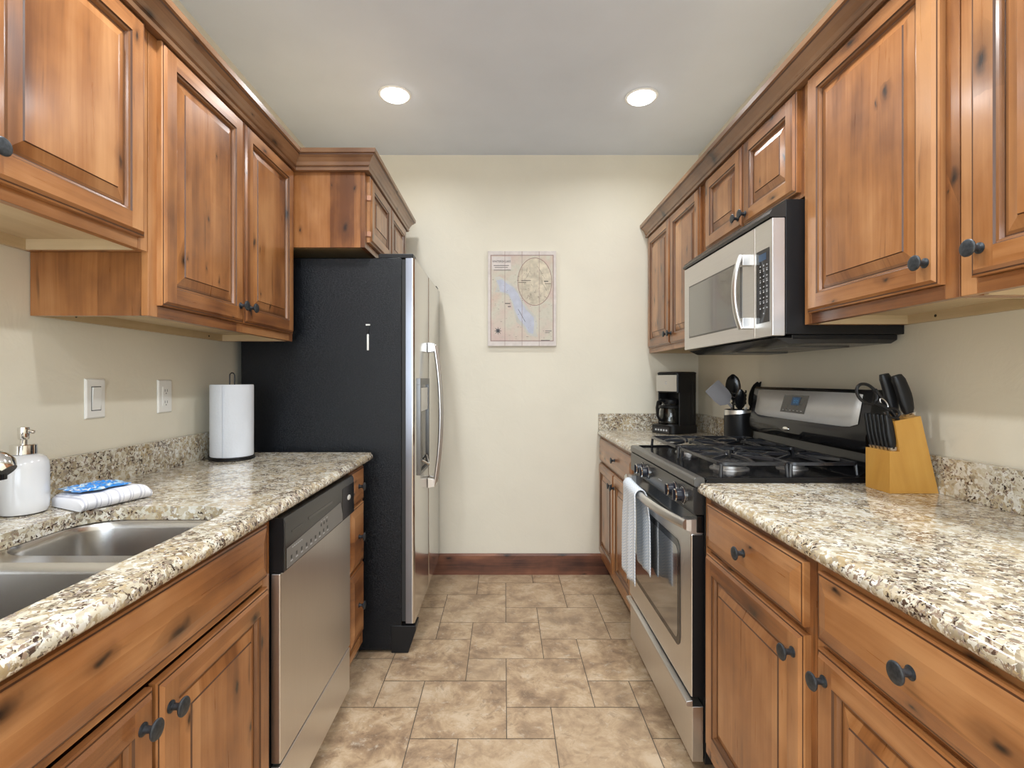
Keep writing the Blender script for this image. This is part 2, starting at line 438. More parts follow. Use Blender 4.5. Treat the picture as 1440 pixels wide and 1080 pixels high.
# ================================================================ the room
Y0 = -2.5
mb = MB(['grout', 'tile']); mb.box(XL-.1, XR+.1, Y0-.1, YB+.1, -.06, -.0012, 0)
ta, tb = .3265, .1635; gap = .0016
def clip_tile(x0, x1, y0, y1):
    x0, x1, y0, y1 = max(x0, XL), min(x1, XR), max(y0, Y0), min(y1, YB)
    if x1-x0 < .004 or y1-y0 < .004: return
    r = random.random()
    mb.poly([(x0+gap, y0+gap, 0), (x1-gap, y0+gap, 0), (x1-gap, y1-gap, 0), (x0+gap, y1-gap, 0)], 1,
            gcs=[(x0+r*9, y0, r), (x1+r*9, y0, r), (x1+r*9, y1, r), (x0+r*9, y1, r)])
for i in range(-16, 17):
    for j in range(-16, 17):
        ox, oy = .007+i*ta-j*tb, 1.867+i*tb+j*ta
        if -2.2 < ox < 2.2 and Y0-.6 < oy < YB+.6:
            clip_tile(ox, ox+ta, oy, oy+ta); clip_tile(ox+ta, ox+ta+tb, oy, oy+tb)
struct(mb, 'floor')
def wallbox(name, *a, mat='wall'):
    m = MB([mat]); m.box(*a); return struct(m, name)
wallbox('wall_left', XL-.1, XL, Y0, YB, 0, H)
wallbox('wall_right', XR, XR+.1, Y0, YB, 0, H)
wallbox('wall_back', XL-.1, XR+.1, YB, YB+.1, 0, H)
wallbox('ceiling', XL-.1, XR+.1, Y0-.1, YB+.1, H, H+.1, mat='ceil')
m = MB(['wall'])       # wall behind the camera with an opening for the added window
m.box(XL-.1, XR+.1, Y0-.1, Y0, 0, .55); m.box(XL-.1, XR+.1, Y0-.1, Y0, 2.35, H)
m.box(XL-.1, -1.1, Y0-.1, Y0, .55, 2.35); m.box(1.1, XR+.1, Y0-.1, Y0, .55, 2.35)
struct(m, 'wall_front')
m = MB(['trimwhite', 'glass'])
for x in (-1.1, -.02, 1.06): m.box(x, x+.04, Y0-.07, Y0-.02, .55, 2.35)
m.box(-1.06, 1.06, Y0-.07, Y0-.02, .55, .59); m.box(-1.06, 1.06, Y0-.07, Y0-.02, 2.31, 2.35)
m.box(-1.06, 1.06, Y0-.05, Y0-.044, .59, 2.31, 1)
struct(m, 'added_window_1')  # unseen window, put in to go with the fill light
m = MB(['basewood'])
m.loft([[(x, YB, 0), (x, YB-.016, 0), (x, YB-.016, .118), (x, YB-.008, .128), (x, YB, .128)] for x in (XL, .655)], g=0, r=.31)
struct(m, 'baseboard_back')

# ================================================================ ceiling lights
def ceiling_light(x, y, label):
    t = thing('ceiling_light', (x, y, H), label, 'ceiling light', 'recessed lights in the ceiling')
    m = MB(['trimwhite']); m.lathe([(.066, 0), (.080, 0), (.079, -.004), (.068, -.006), (.066, -.004)], (x, y, H), cap0=False, cap1=False, seg=48)
    build(m, 'trim_ring', t)
    m = MB(['lampglow']); m.lathe([(.0655, -.0015), (.0655, -.009), (.060, -.014), (.04, -.0175), (.004, -.019)], (x, y, H), seg=48); build(m, 'lens', t)
    o = area('downlight', (0, 0, -.023), (0, 0, 0), .125, .125, CAN_POWER*(.46 if y > 2 else 1.15), CAN_COLOR, 'DISK'); o.parent = t; o.data.spread = math.radians(162)
ceiling_light(-.537, 2.48, 'round white recessed ceiling light nearer the left cabinets and fridge')
ceiling_light(.676, 2.50, 'round white recessed ceiling light nearer the right cabinets and microwave')
for yy in (1.12, -.3, -1.6):
    for sx_, xx in (('left', -.537), ('right', .676)):
        ceiling_light(xx, yy, 'round recessed ceiling light on the %s, %s' % (sx_, {1.12: 'above the middle of the aisle', -.3: 'above the camera', -1.6: 'near the added window behind'}[yy]))

# ================================================================ cabinet pieces
class FR:
    def __init__(s, side, plane): s.s = 1 if side == 'L' else -1; s.p = -plane if side == 'L' else plane
    def __call__(s, u, v, w): return (s.p+s.s*w, u, v)
def panel_front(mb, fr, u0, u1, v0, v1, kind='door', fw=.050):
    R = [random.random() for _ in range(6)]
    def ring(i0, w0, i1, w1, mat=0, j=0):
        a = [fr(u0+i0, v0+i0, w0), fr(u1-i0, v0+i0, w0), fr(u1-i0, v1-i0, w0), fr(u0+i0, v1-i0, w0)]
        b = [fr(u0+i1, v0+i1, w1), fr(u1-i1, v0+i1, w1), fr(u1-i1, v1-i1, w1), fr(u0+i1, v1-i1, w1)]
        for k in range(4):
            k2 = (k+1) % 4
            g = 1 if (k in (0, 2) or kind == 'drawer') else 2
            rr = R[k] if j == 0 else R[4]
            if j == 1: g = 2 if kind == 'door' else 1
            if kind == 'drawer': rr = R[4]
            mb.poly([a[k], a[k2], b[k2], b[k]], mat, g, rr)
    ring(0, 0, 0, .012); ring(0, .012, .003, .014); ring(.003, .014, .006, .0145, 1); ring(.006, .0145, .012, .020 if kind == 'door' else .0165)
    if kind == 'door':
        i0, i1 = .012, fw; w = .020
        mb.poly([fr(u0+i0, v0+i0, w), fr(u0+i1, v0+i0, w), fr(u0+i1, v1-i0, w), fr(u0+i0, v1-i0, w)], 0, 2, R[3])
        mb.poly([fr(u1-i1, v0+i0, w), fr(u1-i0, v0+i0, w), fr(u1-i0, v1-i0, w), fr(u1-i1, v1-i0, w)], 0, 2, R[1])
        mb.poly([fr(u0+i1, v0+i0, w), fr(u1-i1, v0+i0, w), fr(u1-i1, v0+i1, w), fr(u0+i1, v0+i1, w)], 0, 1, R[0])
        mb.poly([fr(u0+i1, v1-i1, w), fr(u1-i1, v1-i1, w), fr(u1-i1, v1-i0, w), fr(u0+i1, v1-i0, w)], 0, 1, R[2])
        ring(fw, .020, fw+.0025, .0165, 1); ring(fw+.0025, .0165, fw+.007, .0150, 2); ring(fw+.007, .0150, fw+.010, .0080, 2)
        ring(fw+.010, .0080, fw+.0125, .0078, 1, 1)
        ring(fw+.0125, .0078, fw+.018, .0088, 2, 1); ring(fw+.018, .0088, fw+.040, .0150, 0, 1); ring(fw+.040, .0150, fw+.0415, .0178, 1, 1)
        i = fw+.0415; w = .0178
    else:
        ring(.012, .0165, .034, .0215)
        i = .034; w = .0215
    mb.poly([fr(u0+i, v0+i, w), fr(u1-i, v0+i, w), fr(u1-i, v1-i, w), fr(u0+i, v1-i, w)], 0, 2 if kind == 'door' else 1, R[4])
# knob: one mesh, pointing along +X
kb = MB(['pewter'])
kb.lathe([(.0105, 0), (.0105, .002), (.0062, .004), (.0055, .012), (.0075, .017), (.0135, .0195), (.0160, .0215), (.0164, .0235), (.0150, .0252), (.0138, .0256), (.008, .0262), (.002, .0264)], axis='x', seg=28)
KNOB = build(kb, 'knob'); KNOB_ME = KNOB.data; bpy.data.objects.remove(KNOB)
def knob(parent, fr, u, v):
    o = bpy.data.objects.new('knob', KNOB_ME); COL.objects.link(o); o.parent = parent
    o.location = Vector(fr(u, v, .0198))-wloc(parent)
    if fr.s < 0: o.rotation_euler = (0, 0, PI)
    return o
def door(root, fr, u0, u1, v0, v1, kind='door', knobs=(), name=None, label=None, fw=.050):
    mb = MB(['wood', 'glaze', 'wood2']); panel_front(mb, fr, u0, u1, v0, v1, kind, fw)
    o = build(mb, name or ('door' if kind == 'door' else 'drawer'), root)
    if label: o['label'] = label
    for k in knobs: knob(o, fr, *k)
    return o
def face_frame(root, fr, u0, u1, v0, v1, ustiles, vrails, sw=.034):
    mb = MB(['wood'])
    def bb(a, b, c, d, g):
        p, q = fr(a, c, -.019), fr(b, d, 0); mb.box(p[0], q[0], p[1], q[1], p[2], q[2], 0, g)
    us = [(u0, u0+sw), (u1-sw, u1)]+[(u-sw/2, u+sw/2) for u in ustiles]
    for a, b in us: bb(a, b, v0, v1, 2)
    us.sort()
    for i in range(len(us)-1):
        for a, b in [(v0, v0+.03), (v1-.045, v1)]+list(vrails): bb(us[i][1], us[i+1][0], a, b, 1)
    return build(mb, 'face_frame', root, bevel=.0012, seg=1)
def upper(label, side, u0, u1, v0, v1, doors, mids=(), fplane=UF, wall=None, end_near=True, group='upper cabinets on the walls'):
    fr = FR(side, fplane); xw = XL if side == 'L' else XR
    t = thing('upper_cabinet', (fr.p, (u0+u1)/2, v0), label, 'cabinet', group)
    mb = MB(['wood', 'ply']); xf = fr(0, 0, -.019)[0]; a, b = sorted((xw+.002*fr.s, xf)); T = .014
    for y0, y1 in ((u0, u0+T), (u1-T, u1)): mb.box(a, b, y0, y1, v0, v1, 0, 2)
    mb.box(a, b, u0+T, u1-T, v0+.026, v0+.036, 1, 1)        # recessed bottom
    mb.box(a, b, u0+T, u1-T, v1-.012, v1, 1, 1)
    xs = (a, a+.014) if side == 'L' else (b-.014, b)
    mb.box(xs[0], xs[1], u0+T, u1-T, v0, v0+.026, 1, 1)    # hanging rail
    mb.box(xs[0], xs[1], u0+T, u1-T, v0+.036, v1-.012, 1, 1)
    for y0, y1 in ((u0+T, u0+T+.010), (u1-T-.010, u1-T)):   # pale inner faces of the sides
        mb.box(a+.014, b-.001, y0, y1, v0+.0005, v0+.026, 1, 0)
    build(mb, 'cabinet_box', t)
    hx = xs[1] if side == 'L' else xs[0]
    for k in range(max(2, int((u1-u0)/.3))):
        yy = u0+.12+k*(u1-u0-.24)/(max(2, int((u1-u0)/.3))-1); hz = v0+.013
        sm = MB(['black']); sm.lathe([(.004, -.0006), (.004, .0006)], (hx, yy, hz), axis='x', seg=10); build(sm, 'screw', t)
    face_frame(t, fr, u0, u1, v0, v1, mids, ())
    for d in doors: door(t, fr, d[0], d[1], d[2], d[3], 'door', d[4])
    return t, fr
KZ = 1.455
t, fr = upper('short knotty wood wall cabinet over the sink at the near left', 'L', .42, 1.276, 1.53, 2.10,
      [(.435, .832, 1.557, 2.086, [(.806, 1.607)]), (.840, 1.248, 1.557, 2.086, [(.866, 1.607)])], (.836,))
t, fr = upper('tall knotty wood wall cabinet on the left beside the fridge, two doors', 'L', 1.279, 2.148, 1.37, 2.10,
      [(1.310, 1.715, 1.400, 2.086, [(1.688, KZ)]), (1.722, 2.122, 1.400, 2.086, [(1.750, KZ)])], (1.7185,))
t, fr = upper('deep wooden cabinet over the black fridge with two small doors', 'L', 2.150, 2.990, 1.77, 2.10,
      [(2.184, 2.566, 1.80, 2.086, []), (2.572, 2.956, 1.80, 2.086, [])], (2.569,), fplane=.593)
fc = t
for z in (1.99, 1.835):
    m = MB(['hinge']); m.box(-.592, -.575, 2.176, 2.184, z-.010, z+.010); m.lathe([(.003, -.012), (.003, .012)], (-.583, 2.180, z), axis='z', seg=8); build(m, 'hinge', fc)
t, fr = upper('narrow far right wall cabinet with two tall doors above the coffee maker', 'R', 2.272, 3.146, 1.372, 2.10,
      [(2.296, 2.703, 1.400, 2.086, [(2.728-.05, KZ)]), (2.710, 3.118, 1.400, 2.086, [(2.738, KZ)])], (2.7065,))
t, fr = upper('short wall cabinet with two small doors right above the microwave', 'R', 1.520, 2.270, 1.758, 2.10,
      [(1.537, 1.878, 1.777, 2.086, [(1.853, 1.815)]), (1.884, 2.230, 1.777, 2.086, [(1.909, 1.815)])], (1.881,))
t, fr = upper('large single-door wall cabinet right of the microwave with knotty plank door', 'R', 1.001, 1.518, 1.372, 2.10,
      [(1.033, 1.482, 1.402, 2.086, [(1.060, 1.452)])])
t, fr = upper('nearest right wall cabinet, cut off by the photo edge, knob at its left', 'R', .48, .999, 1.372, 2.10,
      [(.515, .963, 1.402, 2.086, [(.938, 1.452)])])

# crown mouldings
CP = [(.0008, 2.088), (.023, 2.088), (.026, 2.098), (.021, 2.1015), (.021, 2.104), (.027, 2.108), (.031, 2.120), (.040, 2.134), (.050, 2.142), (.0515, 2.147), (.058, 2.149), (.059, 2.166), (.0008, 2.166)]
def crown(path, closed_ends, label):
    mb = MB(['trimwood', 'glaze']); P = [Vector(p) for p in path]; n = len(P); offs = []
    for i in range(n):
        ns = []
        if i > 0: d = (P[i]-P[i-1]).normalized(); ns.append(Vector((d.y, -d.x)))
        if i < n-1: d = (P[i+1]-P[i]).normalized(); ns.append(Vector((d.y, -d.x)))
        o = ns[0] if len(ns) == 1 else (ns[0]+ns[1])/(1+ns[0].dot(ns[1]))
        offs.append(o)
    for i in range(n-1):
        d = P[i+1]-P[i]; g = 0 if abs(d.x) > abs(d.y) else 1; r = random.random()
        A = [(P[i].x+offs[i].x*a, P[i].y+offs[i].y*a, z) for a, z in CP]; B = [(P[i+1].x+offs[i+1].x*a, P[i+1].y+offs[i+1].y*a, z) for a, z in CP]
        for k in range(len(CP)):
            k2 = (k+1) % len(CP); mb.poly([A[k], A[k2], B[k2], B[k]], 1 if k in (3, 8) else 0, g, r)
    for i in (0, n-1): mb.poly([(P[i].x+offs[i].x*a, P[i].y+offs[i].y*a, z) for a, z in CP], 0, 2)
    return tag(build(mb, 'crown_moulding', loc=(P[0].x, P[0].y, 2.088)), label, 'crown moulding')
crown([(-UF, .42), (-UF, 2.148), (-.593, 2.148), (-.593, 2.992), (-.86, 2.992)], 0, 'brown crown moulding along the left wall cabinets and around the fridge cabinet')
crown([(UF, 3.148), (UF, .48)], 0, 'brown crown moulding along the tops of the right wall cabinets')

def base(label, side, u0, u1, mids, vr, open_top=False):
    fr = FR(side, BF); xw = XL if side == 'L' else XR
    t = thing('base_cabinet', (fr.p, (u0+u1)/2, 0), label, 'cabinet', 'base cabinets under the granite')
    mb = MB(['wood', 'ply', 'toe']); xf = fr(0, 0, -.019)[0]; a, b = sorted((xw+.004*fr.s, xf)); T = .016; top = .862
    for y0, y1 in ((u0, u0+T), (u1-T, u1)):
        mb.box(a, b, y0, y1, .10, top, 0, 2)
        q = fr(0, 0, -.085)[0]; c, d = sorted((xw+.004*fr.s, q)); mb.box(c, d, y0, y1, 0, .10, 0, 2)
    mb.box(a, b, u0+T, u1-T, .10, .116, 1, 1)
    xs = (a, a+.008) if side == 'L' else (b-.008, b)
    mb.box(xs[0], xs[1], u0+T, u1-T, .116, top, 1, 2)
    q = fr(0, 0, -.085)[0]; q2 = fr(0, 0, -.072)[0]
    mb.box(q, q2, u0, u1, 0, .10, 2, 1)
    build(mb, 'cabinet_box', t)
    face_frame(t, fr, u0, u1, .10, top, mids, vr, sw=.036)
    return t, fr
t, fr = base('wide wooden sink cabinet at the near left with a long blank panel', 'L', .42, 1.290, (), ((.700, .722),))
door(t, fr, .440, 1.252, .722, .850, 'drawer', name='false_front', label='long blank false drawer panel with no knob')
door(t, fr, .440, .845, .150, .695, 'door', [(.812, .647)]); door(t, fr, .853, 1.256, .150, .695, 'door', [(.880, .640)])
t, fr = base('narrow three-drawer wooden cabinet between dishwasher and fridge', 'L', 1.912, 2.140, (), ((.700, .715), (.445, .462)))
for v0, v1 in ((.716, .850), (.463, .704), (.170, .452)): door(t, fr, 1.922, 2.108, v0, v1, 'drawer', [(2.015, (v0+v1)/2)])
t, fr = base('wooden base cabinet right of the stove with one drawer over one door', 'R', .972, 1.508, (), ((.705, .722),))
door(t, fr, .994, 1.468, .722, .850, 'drawer', [(1.228, .787)]); door(t, fr, .990, 1.472, .150, .708, 'door', [(1.020, .660)])
t, fr = base('nearest right base cabinet, cut off by the photo edge', 'R', .46, .970, (), ((.705, .722),))
door(t, fr, .492, .949, .722, .850, 'drawer', [(.722, .790)]); door(t, fr, .492, .949, .150, .708, 'door', [(.920, .660)])
t, fr = base('far right base cabinet by the back wall, one wide drawer over two doors', 'R', 2.290, 3.144, (2.715,), ((.700, .715),))
door(t, fr, 2.315, 3.118, .716, .850, 'drawer', [(2.66, .783)])
door(t, fr, 2.315, 2.710, .150, .700, 'door', [(2.683, .632)]); door(t, fr, 2.718, 3.118, .150, .700, 'door', [(2.745, .632)])

# ================================================================ granite
def slab(label, side, front, u0, u1, end_profile=(), hole=None, splash=(), back_splash=False):
    s = 1 if side == 'L' else -1; xw = (XL if side == 'L' else XR); xw += .0015*s; xf = -front if side == 'L' else front
    top, bot = CT, CT-.032
    prof = [(0.014, top), (.0105, top-.001), (.0075, top-.004), (.0065, top-.007), (.0035, top-.009), (.001, top-.013), (0, top-.019), (.0012, top-.0255), (.005, top-.030), (.011, bot)]
    mb = MB(['granite']); xi = xf-.014*s; xb = xf-.011*s
    P = {}
    for z, xe in ((top, xi), (bot, xb)):
        if hole is None: mb.poly([(xw, u0, z), (xe, u0, z), (xe, u1, z), (xw, u1, z)])
        else:
            bm = bmesh.new()
            def loop(pts):
                vs = [bm.verts.new((p[0], p[1], z)) for p in pts]; return [bm.edges.new((vs[i], vs[(i+1) % len(vs)])) for i in range(len(vs))]
            es = loop([(xw, u0), (xe, u0), (xe, u1), (xw, u1)])+loop(hole)
            bmesh.ops.triangle_fill(bm, use_beauty=True, use_dissolve=False, edges=es)
            bm.verts.index_update()
            mb.mesh([tuple(v.co) for v in bm.verts], [tuple(v.index for v in f.verts) for f in bm.faces]); bm.free()
    mb.loft([[(xf-a*s, u0, z) for a, z in prof], [(xf-a*s, u1, z) for a, z in prof]], closed_ring=False, cap0=False, cap1=False)
    for u in (u0, u1): mb.poly([(xw, u, top)]+[(xf-a*s, u, z) for a, z in prof]+[(xw, u, bot)])
    mb.poly([(xw, u0, top), (xw, u1, top), (xw, u1, bot), (xw, u0, bot)])
    if hole:
        n = len(hole); mb.loft([[(p[0], p[1], top) for p in hole], [(p[0], p[1], bot) for p in hole]], cap0=False, cap1=False)
    t = tag(build(mb, 'countertop', loc=((xw+xf)/2, (u0+u1)/2, bot), sharp=50, weld=True), label, 'countertop', 'speckled granite countertops')
    for (a, b) in splash:
        m = MB(['granite']); m.box(xw, xw+.0225*s, a, b, top, top+.101); build(m, 'backsplash', t, bevel=.0015)
    if back_splash:
        m = MB(['granite']); m.box(xf-.004*s-(-.0 if 1 else 0), xw+.0235*s, u1-.0225, u1, top, top+.101); build(m, 'backsplash', t, bevel=.0015)
    return t
HX0, HX1, HY0, HY1 = -1.008, -.652, .47, 1.238
hole = [(p[0], p[1]) for p in rrect(HX0, HX1, HY0, HY1, .085, 8)]
slab('long granite countertop on the left with the sink cut into it', 'L', .562, .42, 2.162, hole=hole, splash=((.42, 2.162),))
slab('near right granite countertop under the knife block', 'R', .578, .46, 1.516, splash=((.46, 1.516),))
slab('far right granite countertop piece holding the coffee maker and utensils', 'R', .578, 2.284, 3.148, splash=((2.284, 3.125),), back_splash=True)

# ================================================================ sink and faucet
t = thing('kitchen_sink', (-.83, .85, .66), 'double-bowl brushed steel sink set under the left granite counter', 'sink')
zt = CT-.0325
def bowl(x0, x1, y0, y1, dep):
    m = MB(['sink'])
    rings = []
    for ins, z, r in ((0, zt, .075), (.004, zt-.006, .073), (.007, zt-.02, .072), (.014, zt-dep+.04, .068), (.022, zt-dep+.015, .064), (.045, zt-dep, .05)):
        rings.append(rrect(x0+ins, x1-ins, y0+ins, y1-ins, r, 8, z))
    m.loft(rings, cap0=False, cap1=True); o = build(m, 'bowl', t, sharp=60)
    d = MB(['chrome', 'black']); cx, cy = (x0+x1)/2, (y0+y1)/2
    d.lathe([(.045, 0), (.044, .003), (.034, .002), (.030, -.001)], (cx, cy, zt-dep+.001), cap0=False, cap1=False)
    d.lathe([(.030, 0), (.004, 0)], (cx, cy, zt-dep+.0005), m=1, cap0=False); build(d, 'drain', o)
bowl(HX0-.004, HX1+.004, .985, HY1+.004, .19); bowl(HX0-.004, HX1+.004, HY0-.004, .948, .19)
m = MB(['sink'])      # rim around and between the bowls
bm = bmesh.new()
def loop(pts):
    vs = [bm.verts.new((p[0], p[1], zt)) for p in pts]; return [bm.edges.new((vs[i], vs[(i+1) % len(vs)])) for i in range(len(vs))]
es = loop(rrect(HX0-.022, HX1+.022, HY0-.022, HY1+.022, .09, 8))+loop(rrect(HX0-.004, HX1+.004, .985, HY1+.004, .075, 8))+loop(rrect(HX0-.004, HX1+.004, HY0-.004, .948, .075, 8))
bmesh.ops.triangle_fill(bm, use_beauty=True, use_dissolve=False, edges=es); bm.verts.index_update()
m.mesh([tuple(v.co) for v in bm.verts], [tuple(v.index for v in f.verts) for f in bm.faces]); bm.free()
build(m, 'rim', t)

t = thing('faucet', (-1.095, .93, CT), 'chrome kitchen faucet at the left photo edge behind the sink', 'faucet')
m = MB(['chrome'])
m.lathe([(.030, 0), (.030, .006), (.025, .010), (.023, .03), (.023, .09), (.027, .12), (.027, .145), (.020, .160), (.006, .166)], (-1.095, .93, CT+.0005), seg=36); build(m, 'body', t)
m = MB(['chrome', 'black'])
pth = arc((-1.09, .93, 1.015), (-.950, .945, 1.050), (0, 0, .022), 14)
m.tube(pth, .021, 24, 0, scale=[1+.25*(k/14)**1.5 for k in range(15)])
e = Vector(pth[-1]); dd = (Vector(pth[-1])-Vector(pth[-2])).normalized()
m.tube([tuple(e), tuple(e+dd*.012+Vector((0, 0, -.003))), tuple(e+dd*.020+Vector((0, 0, -.008)))], .0262, 24, 0, scale=[1, .93, .66])
m.lathe([(.019, -.026), (.019, -.012)], (e.x-.004, e.y, e.z-.003), seg=20, m=1)
build(m, 'spout', t)
m = MB(['chrome']); m.tube([(-1.095, .93, 1.058), (-1.10, .92, 1.085), (-1.115, .885, 1.11)], .007, 12); build(m, 'lever', t)

# ================================================================ things on the left counter
t = thing('soap_dispenser', (-1.119, 1.178, CT), 'white ceramic soap dispenser with a chrome pump beside the faucet', 'soap dispenser')
c = (-1.119, 1.178, CT+.0005)
m = MB(['ceramic']); m.lathe([(.036, 0), (.042, .003), (.0455, .012), (.0465, .03), (.0465, .105), (.045, .118), (.040, .128), (.031, .134), (.024, .1365)], c, seg=48); build(m, 'bottle', t)
m = MB(['chrome']); m.lathe([(.0225, .1365), (.0245, .1375), (.0245, .158), (.0225, .1595), (.007, .160)], c, seg=36); build(m, 'collar', t)
m = MB(['chrome']); m.lathe([(.007, .159), (.007, .170), (.0095, .171), (.0105, .175), (.0112, .196), (.0105, .199), (.003, .200)], c, seg=28)
m.tube([(c[0], c[1], c[2]+.190), (c[0]+.012, c[1]+.003, c[2]+.190), (c[0]+.020, c[1]+.005, c[2]+.187)], .0042, 10); build(m, 'pump', t)

# folded dish cloth: layers rolled at the front edge
t = thing('dish_cloth', (-1.03, 1.28, CT), 'folded white dish cloth with grey stripes behind the sink', 'dish cloth')
p0 = Vector((-.978, 1.172)); dl = Vector((.050, .150)).normalized(); dn = Vector((-.90, .436)); LL = .168
m = MB(['striped'])
def cs(th, z0, dback, seed, shrink=0):
    prof = []
    h = th/2
    for k in range(9):
        a = -PI/2-PI*k/8; prof.append((h*1.2+h*1.2*math.cos(a), z0+h+h*math.sin(a)))
    n = 10
    top = [(h*1.2+(dback-h*1.2)*k/n, z0+th*(1-.10*k/n)) for k in range(1, n+1)]; bt = [(dback-(dback-h*1.2)*k/n, z0+.0005) for k in range(0, n)]
    return prof+top+bt
rnd = random.Random(3)
def layer(th, z0, db, l0, l1):
    rings = []; K = 18; g = []
    for k in range(K+1):
        s = l0+(l1-l0)*k/K; e = 1-.35*(1 if k in (0, K) else 0)-.1*(1 if k in (1, K-1) else 0)
        R = []
        for (d, z) in cs(th, z0, db, 0):
            wz = .0012*math.sin(s*60+d*30)+.0010*math.sin(s*21+4)
            zz = z0+(z-z0)*e+(wz if z > z0+.002 else 0)+(.003*(1-e) if z <= z0+.002 else 0)
            q = p0+dl*s+dn*d; R.append((q.x, q.y, CT+.0008+max(zz, 0))); g.append((s, d, .3))
        rings.append(R)
    n = len(rings[0]); vs = [p for R in rings for p in R]; fs = [(i*n+j, i*n+(j+1) % n, (i+1)*n+(j+1) % n, (i+1)*n+j) for i in range(K) for j in range(n)]
    fs += [tuple(range(n)), tuple(range(K*n, K*n+n))[::-1]]
    m.mesh(vs, fs, 0, gcs=g)
layer(.036, 0, .138, 0, LL)
build(m, 'cloth', t, sharp=60)

t_pk = thing('plastic_packet', (-1.04, 1.27, CT+.036), 'crumpled blue and clear plastic packet lying on the dish cloth', 'packet')
m = MB(['packet']); K, J = 34, 22; vs = []; fs = []; rn = random.Random(11)
for side in (1, -1):
    base_i = len(vs)
    for i in range(K+1):
        for j in range(J+1):
            a, b = i/K, j/J; th = (max(0, math.sin(PI*a)*math.sin(PI*b)))**.45
            q = p0+dl*(.010+.125*a+.003*math.sin(b*17))+dn*(.034+.098*b+.004*math.sin(a*13))
            cr = .0022*math.sin(a*31+b*9)+.0018*math.sin(b*43-a*17)+.0015*rn.uniform(-1, 1)
            z = .0062+th*(.0062+cr)*side if side > 0 else .0062-th*.0055
            vs.append((q.x, q.y, CT+.0362+max(0, z)))
    for i in range(K):
        for j in range(J):
            o = base_i+i*(J+1)+j; fs.append((o, o+J+1, o+J+2, o+1))
m.mesh(vs, fs); build(m, 'wrapper', t_pk, sharp=70)

t = thing('paper_towel_roll', (-1.068, 1.985, CT), 'white paper towel roll standing on a black wire holder by the fridge', 'paper towels')
c = (-1.068, 1.985, CT)
m = MB(['paper'])
m.lathe([(.020, .016), (.0755, .014), (.0765, .018), (.0768, .285), (.0755, .291), (.020, .291), (.020, .016)], c, seg=64, cap0=False, cap1=False)
# loose outer sheet edge
K = 20; R0, R1 = [], []
for k in range(K):
    a = -2.6+1.1*k/(K-1); rr = .0772+.0045*(k/(K-1))**2
    R0.append((c[0]+rr*math.cos(a), c[1]+rr*math.sin(a), c[2]+.016)); R1.append((c[0]+rr*math.cos(a), c[1]+rr*math.sin(a), c[2]+.289))
m.loft([R0, R1], closed_ring=False, cap0=False, cap1=False)
build(m, 'roll', t)
m = MB(['blacksat']); n = 40
for rr, z in ((.079, .0035), (.079, .0105)):
    m.tube([(c[0]+rr*math.cos(2*PI*k/n), c[1]+rr*math.sin(2*PI*k/n), c[2]+z) for k in range(n)], .0028, 8, closed=True)
for k in range(4):
    a = PI/4+k*PI/2; m.tube([(c[0]+.079*math.cos(a), c[1]+.079*math.sin(a), c[2]+.0105), (c[0], c[1], c[2]+.0105)], .0026, 8)
for s in (-1, 1):
    m.tube([(c[0]+s*.0095, c[1], c[2]+.01), (c[0]+s*.0095, c[1], c[2]+.325)], .0024, 8)
m.tube([(c[0]+.0095*math.cos(a_), c[1], c[2]+.325+.012*math.sin(a_)) for a_ in [PI*k/12 for k in range(13)]], .0024, 8)
build(m, 'wire_holder', t)

# ================================================================ wall plates
def plate(name, y, z, label, cat):
    t = thing(name, (XL, y, z), label, cat)
    m = MB(['white']); m.loft([[(XL+w_, y+a*.0365*k, z+b*.058*k2) for a, b in ((-1, -1), (1, -1), (1, 1), (-1, 1))] for w_, k, k2 in ((.0003, 1, 1), (.003, 1, 1), (.0065, .88, .93))])
    build(m, 'wall_plate', t, bevel=.001); return t
t = plate('light_switch', 1.480, 1.153, 'white rocker light switch on the left wall above the sink cloth', 'light switch')
m = MB(['white']); y, z = 1.48, 1.153
m.poly([(XL+.0075, y-.0155, z-.033), (XL+.0075, y+.0155, z-.033), (XL+.012, y+.0155, z+.033), (XL+.012, y-.0155, z+.033)])
for sy in (-1, 1): m.poly([(XL+.006, y+sy*.0155, z-.033), (XL+.0075, y+sy*.0155, z-.033), (XL+.012, y+sy*.0155, z+.033), (XL+.006, y+sy*.0155, z+.033)])
m.poly([(XL+.006, y-.0155, z+.033), (XL+.006, y+.0155, z+.033), (XL+.012, y+.0155, z+.033), (XL+.012, y-.0155, z+.033)])
build(m, 'rocker', t)
m = MB(['glyphdark']); m.box(XL+.0062, XL+.0068, 1.48-.0178, 1.48+.0178, 1.153-.0355, 1.153+.0355); build(m, 'gap', t)
t = plate('wall_outlet', 1.783, 1.150, 'white duplex wall outlet on the left wall near the paper towels', 'outlet')
m = MB(['white', 'glyphdark']); y, z = 1.783, 1.150
m.box(XL+.006, XL+.0085, y-.0165, y+.0165, z-.0335, z+.0335)
for dz in (.020, -.020):
    for dy in (-.006, .006): m.box(XL+.0085, XL+.0088, y+dy-.001, y+dy+.001, z+dz-.0045, z+dz+.0045, 1)
    m.lathe([(.0022, .0085), (.0022, .0088)], (XL, y, z+dz-.010), axis='x', seg=10, m=1)
m.box(XL+.0085, XL+.0095, y-.010, y+.010, z-.004, z-.0005); m.box(XL+.0085, XL+.0095, y-.010, y+.010, z+.0005, z+.004)
build(m, 'receptacle', t)

